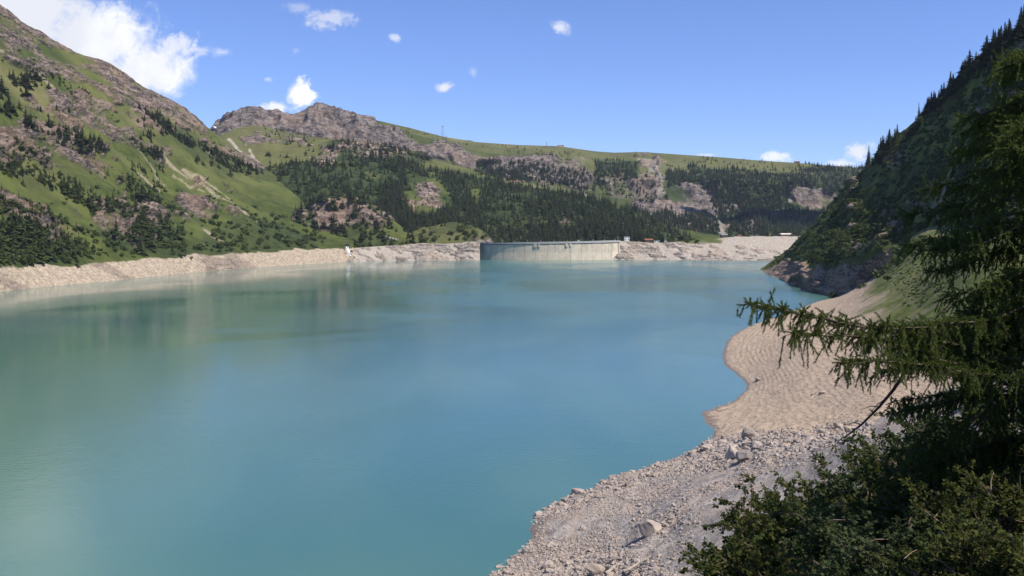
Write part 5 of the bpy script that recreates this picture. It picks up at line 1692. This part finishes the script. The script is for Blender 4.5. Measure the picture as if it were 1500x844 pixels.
# ------------------------------------------------------------------ leafy shrubs in the foreground
m_twig = simple_mat('shrub_twigs', (0.15, 0.105, 0.075), 0.9, 0.3, 8.0)
m_leaf_a = leaf_mat('alder_leaves', (0.020, 0.033, 0.008), (0.085, 0.100, 0.022), 0.32, 0.7, 0.15)
m_leaf_b = leaf_mat('willow_leaves', (0.028, 0.040, 0.010), (0.115, 0.118, 0.026), 0.32, 0.7, 0.15)
m_leaf_c = leaf_mat('blue_green_willow_leaves', (0.022, 0.036, 0.013), (0.082, 0.104, 0.038), 0.30, 0.7, 0.15)


def leafy_shrub(seed, mat, nstem=15, h=1.0, spread=0.62, leaves=9000, ll=0.034, lw=0.017):
    """unit-high shrub: bent stems, forking twigs, and single leaves along the twigs"""
    g = np.random.default_rng(seed)
    wood = MB()
    tips0, tips1 = [], []
    for k in range(nstem):
        a = g.uniform(0, 6.283)
        out = spread * math.sqrt(g.random())
        hh = h * g.uniform(0.6, 1.0) * (1 - 0.35 * (out / spread) ** 2)
        t = np.linspace(0, 1, 9)
        st_ = np.stack([0.05 * g.normal() + out * math.cos(a) * t ** 1.5, 0.05 * g.normal() + out * math.sin(a) * t ** 1.5, hh * t ** 0.9], -1)
        st_[1:] += np.cumsum(g.normal(0, 0.012, (8, 3)), 0)
        wood.tube(st_, np.linspace(0.014, 0.004, 9), 4)
        for j in range(11):
            i = g.integers(2, 9)
            d = g.normal(size=3) * (1, 1, 0.7) + np.array([math.cos(a) * 0.5, math.sin(a) * 0.5, 0.5]); d /= np.linalg.norm(d)
            L_ = g.uniform(0.12, 0.30)
            e = st_[i] + d * L_
            wood.tube([st_[i], (st_[i] + e) / 2 + g.normal(0, 0.01, 3), e], [0.005, 0.0035, 0.002], 3)
            tips0.append(st_[i] + d * L_ * 0.15); tips1.append(e)
            for r_ in range(3):
                ff = g.uniform(0.3, 1)
                s0 = st_[i] + d * L_ * ff
                d2 = d + g.normal(0, 0.7, 3); d2 /= np.linalg.norm(d2)
                tips0.append(s0); tips1.append(s0 + d2 * g.uniform(0.06, 0.15))
    t0, t1 = np.array(tips0), np.array(tips1)
    own = g.integers(0, len(t0), leaves)
    f = g.random((leaves, 1)) ** 0.7
    p = t0[own] * (1 - f) + t1[own] * f + g.normal(0, 0.007, (leaves, 3))
    ax = (t1 - t0)[own]; ax /= np.linalg.norm(ax, axis=1, keepdims=True) + 1e-9
    d = ax * 0.6 + g.normal(0, 0.6, (leaves, 3)) + np.array([0, 0, 0.15]); d /= np.linalg.norm(d, axis=1, keepdims=True)
    up = g.normal(0, 0.6, (leaves, 3)) + np.array([0, 0, 1.0])
    sd = np.cross(d, up); sd /= np.linalg.norm(sd, axis=1, keepdims=True) + 1e-9
    nn_ = np.cross(sd, d)
    L_ = (ll * g.uniform(0.6, 1.25, leaves))[:, None]
    W_ = L_ * (lw / ll)
    v = np.stack([p, p + d * L_ * 0.5 + sd * W_ - nn_ * L_ * 0.06, p + d * L_ - nn_ * L_ * 0.12, p + d * L_ * 0.5 - sd * W_ - nn_ * L_ * 0.06], 1).reshape(-1, 3)
    return wood.mesh('stems', m_twig), mesh_np('leaves', v, np.arange(leaves * 4).reshape(-1, 4), mat)


kits = [leafy_shrub(600, m_leaf_a, 16, 1.0, 0.6, 13000), leafy_shrub(601, m_leaf_b, 14, 1.0, 0.55, 11000, 0.036, 0.011), leafy_shrub(602, m_leaf_a, 18, 0.95, 0.7, 14000),
        leafy_shrub(603, m_leaf_c, 15, 1.0, 0.62, 12000, 0.036, 0.014), leafy_shrub(604, m_leaf_b, 13, 1.0, 0.5, 9000)]


def put_shrub(px, py, Y, size, kit, label, group=None, tall=1.0):
    """(px, py) is where the top of the shrub shows, at distance Y"""
    top = P(px, py, Y)
    o = link_obj('leafy_shrub', None, loc=(top[0], top[1], top[2] - size * tall))
    o.scale = (size * 1.05, size * 1.05, size * tall)
    o.rotation_euler = (0, 0, random.uniform(0, 6.28))
    tag(o, label, 'shrub', group)
    st_, lv = kits[kit]
    link_obj('stems', st_, o); link_obj('leaves', lv, o)
    return o


for k, f in enumerate(FG):
    put_shrub(*f)
# scrub carrying on up the slope beside and beyond the picture
gq = np.random.default_rng(21)
bx_, by_ = gq.uniform(9, 95, 900), gq.uniform(-8, 190, 900)
bz_ = bank_z(bx_, by_)
qx, qy = proj(np.stack([bx_, by_, bz_ + 1.5], -1))
ok = (bz_ > 24) & ((by_ < 3) | (qx > 1430)) & (np.hypot(bx_ - 6.7, by_ - 12.2) > 3)
pts_ = np.stack([bx_, by_, bz_ - 0.1], -1)[ok]
sc_ = gq.uniform(1.2, 3.2, len(pts_))
gn_stuff('bank_scrub', pts_, np.stack([sc_ * 1.2, sc_ * 1.2, sc_], -1), gq.integers(0, 5, len(pts_)), gq.uniform(0, 6.28, len(pts_)), [k[1] for k in kits], 'leafy scrub covering the slope behind the larch', 'scrub')
# the bare dead stick leaning out of the thicket
dst = [P(1236, 642, 14.0), P(1262, 622, 13.8), P(1288, 596, 13.6), P(1308, 572, 13.4), P(1330, 540, 13.2), P(1360, 500, 13.0)]
base = dst[-1]
ds = MB().tube([d_ - base for d_ in dst], [0.010, 0.014, 0.018, 0.022, 0.025, 0.028], 6)
for (a_, b_) in (((1262, 622), (1240, 622)), ((1288, 596), (1262, 600)), ((1240, 640), (1225, 650)), ((1300, 582), (1270, 610))):
    ds.tube([P(a_[0], a_[1], 13.8) - base, P((a_[0] + b_[0]) / 2, (a_[1] + b_[1]) / 2 - 3, 13.8) - base, P(b_[0], b_[1], 13.9) - base], [0.008, 0.006, 0.003], 4)
o = ds.build('dead_branch', m_larch_bark, None, True, tuple(base))
tag(o, 'bare dead stick slanting down-left from the larch over the tan gravel', 'stick')

# ------------------------------------------------------------------ cumulus drifting high over the valley, out of the picture, whose shade lies on the hills
m_cloud = simple_mat('cumulus_white', (0.85, 0.86, 0.88), 1.0, 0.03, 0.002, spec=0.0)


def cumulus(target, size, alt, seed):
    g = np.random.default_rng(seed)
    t = (alt - target[2]) / sun_dir.z
    c = np.array(target) + np.array(sun_dir) * t
    bm = bmesh.new()
    bmesh.ops.create_icosphere(bm, subdivisions=5, radius=1.0)
    v = np.array([x.co[:] for x in bm.verts]); f = np.array([[x.index for x in fc.verts] for fc in bm.faces])
    bm.free()
    v = v * (1 + fbm(v + seed, 0.9, 5, seed, 0.6)[:, None] * 0.45) * np.array(size)
    o = link_obj('cloud', mesh_np('cloud', v, f, m_cloud, smooth=True), None, tuple(c))
    o['kind'] = 'stuff'


cumulus((800, 2640, 90), (330, 150, 80), 1700, 5)

# ------------------------------------------------------------------ thin mountain air
hz = MB().box((300, 1950, 215), (7000, 4500, 590)).build('haze', None)
hz.data.materials.clear()
hm = bpy.data.materials.new('mountain_air')
hm.use_nodes = True
g = NT(hm.node_tree)
o_ = g.n('ShaderNodeOutputMaterial')
v_ = g.n('ShaderNodeVolumePrincipled')
v_.inputs['Density'].default_value = 0.000024
v_.inputs['Color'].default_value = (0.62, 0.76, 1.0, 1.0)
g.link(v_.outputs[0], o_.inputs['Volume'])
hz.data.materials.append(hm)
hz['kind'] = 'stuff'

# ------------------------------------------------------------------ tell alike things apart by their order across the view
ORD = ['first', 'second', 'third', 'fourth', 'fifth', 'sixth', 'seventh', 'eighth', 'ninth', 'tenth', 'eleventh', 'twelfth', 'thirteenth', 'fourteenth', 'fifteenth', 'sixteenth', 'seventeenth', 'eighteenth', 'nineteenth']
TENS = ['', '', 'twent', 'thirt', 'fort', 'fift', 'sixt', 'sevent', 'eight', 'ninet']
def ordinal(n):
    if n < 20: return ORD[n - 1]
    t, u = divmod(n, 10)
    return TENS[t] + 'ieth' if u == 0 else TENS[t] + 'y-' + ORD[u - 1]
groups_ = {}
for o in COL.objects:
    if o.parent is None and o.get('group'):
        groups_.setdefault((o['group'], o['label']), []).append(o)
for (gname, lab), members in groups_.items():
    if len(members) < 2: continue
    members.sort(key=lambda o: float(proj(np.array(o.location))[0]))
    for k, o in enumerate(members):
        o['label'] = lab + ', ' + ordinal(k + 1) + ' from the left'
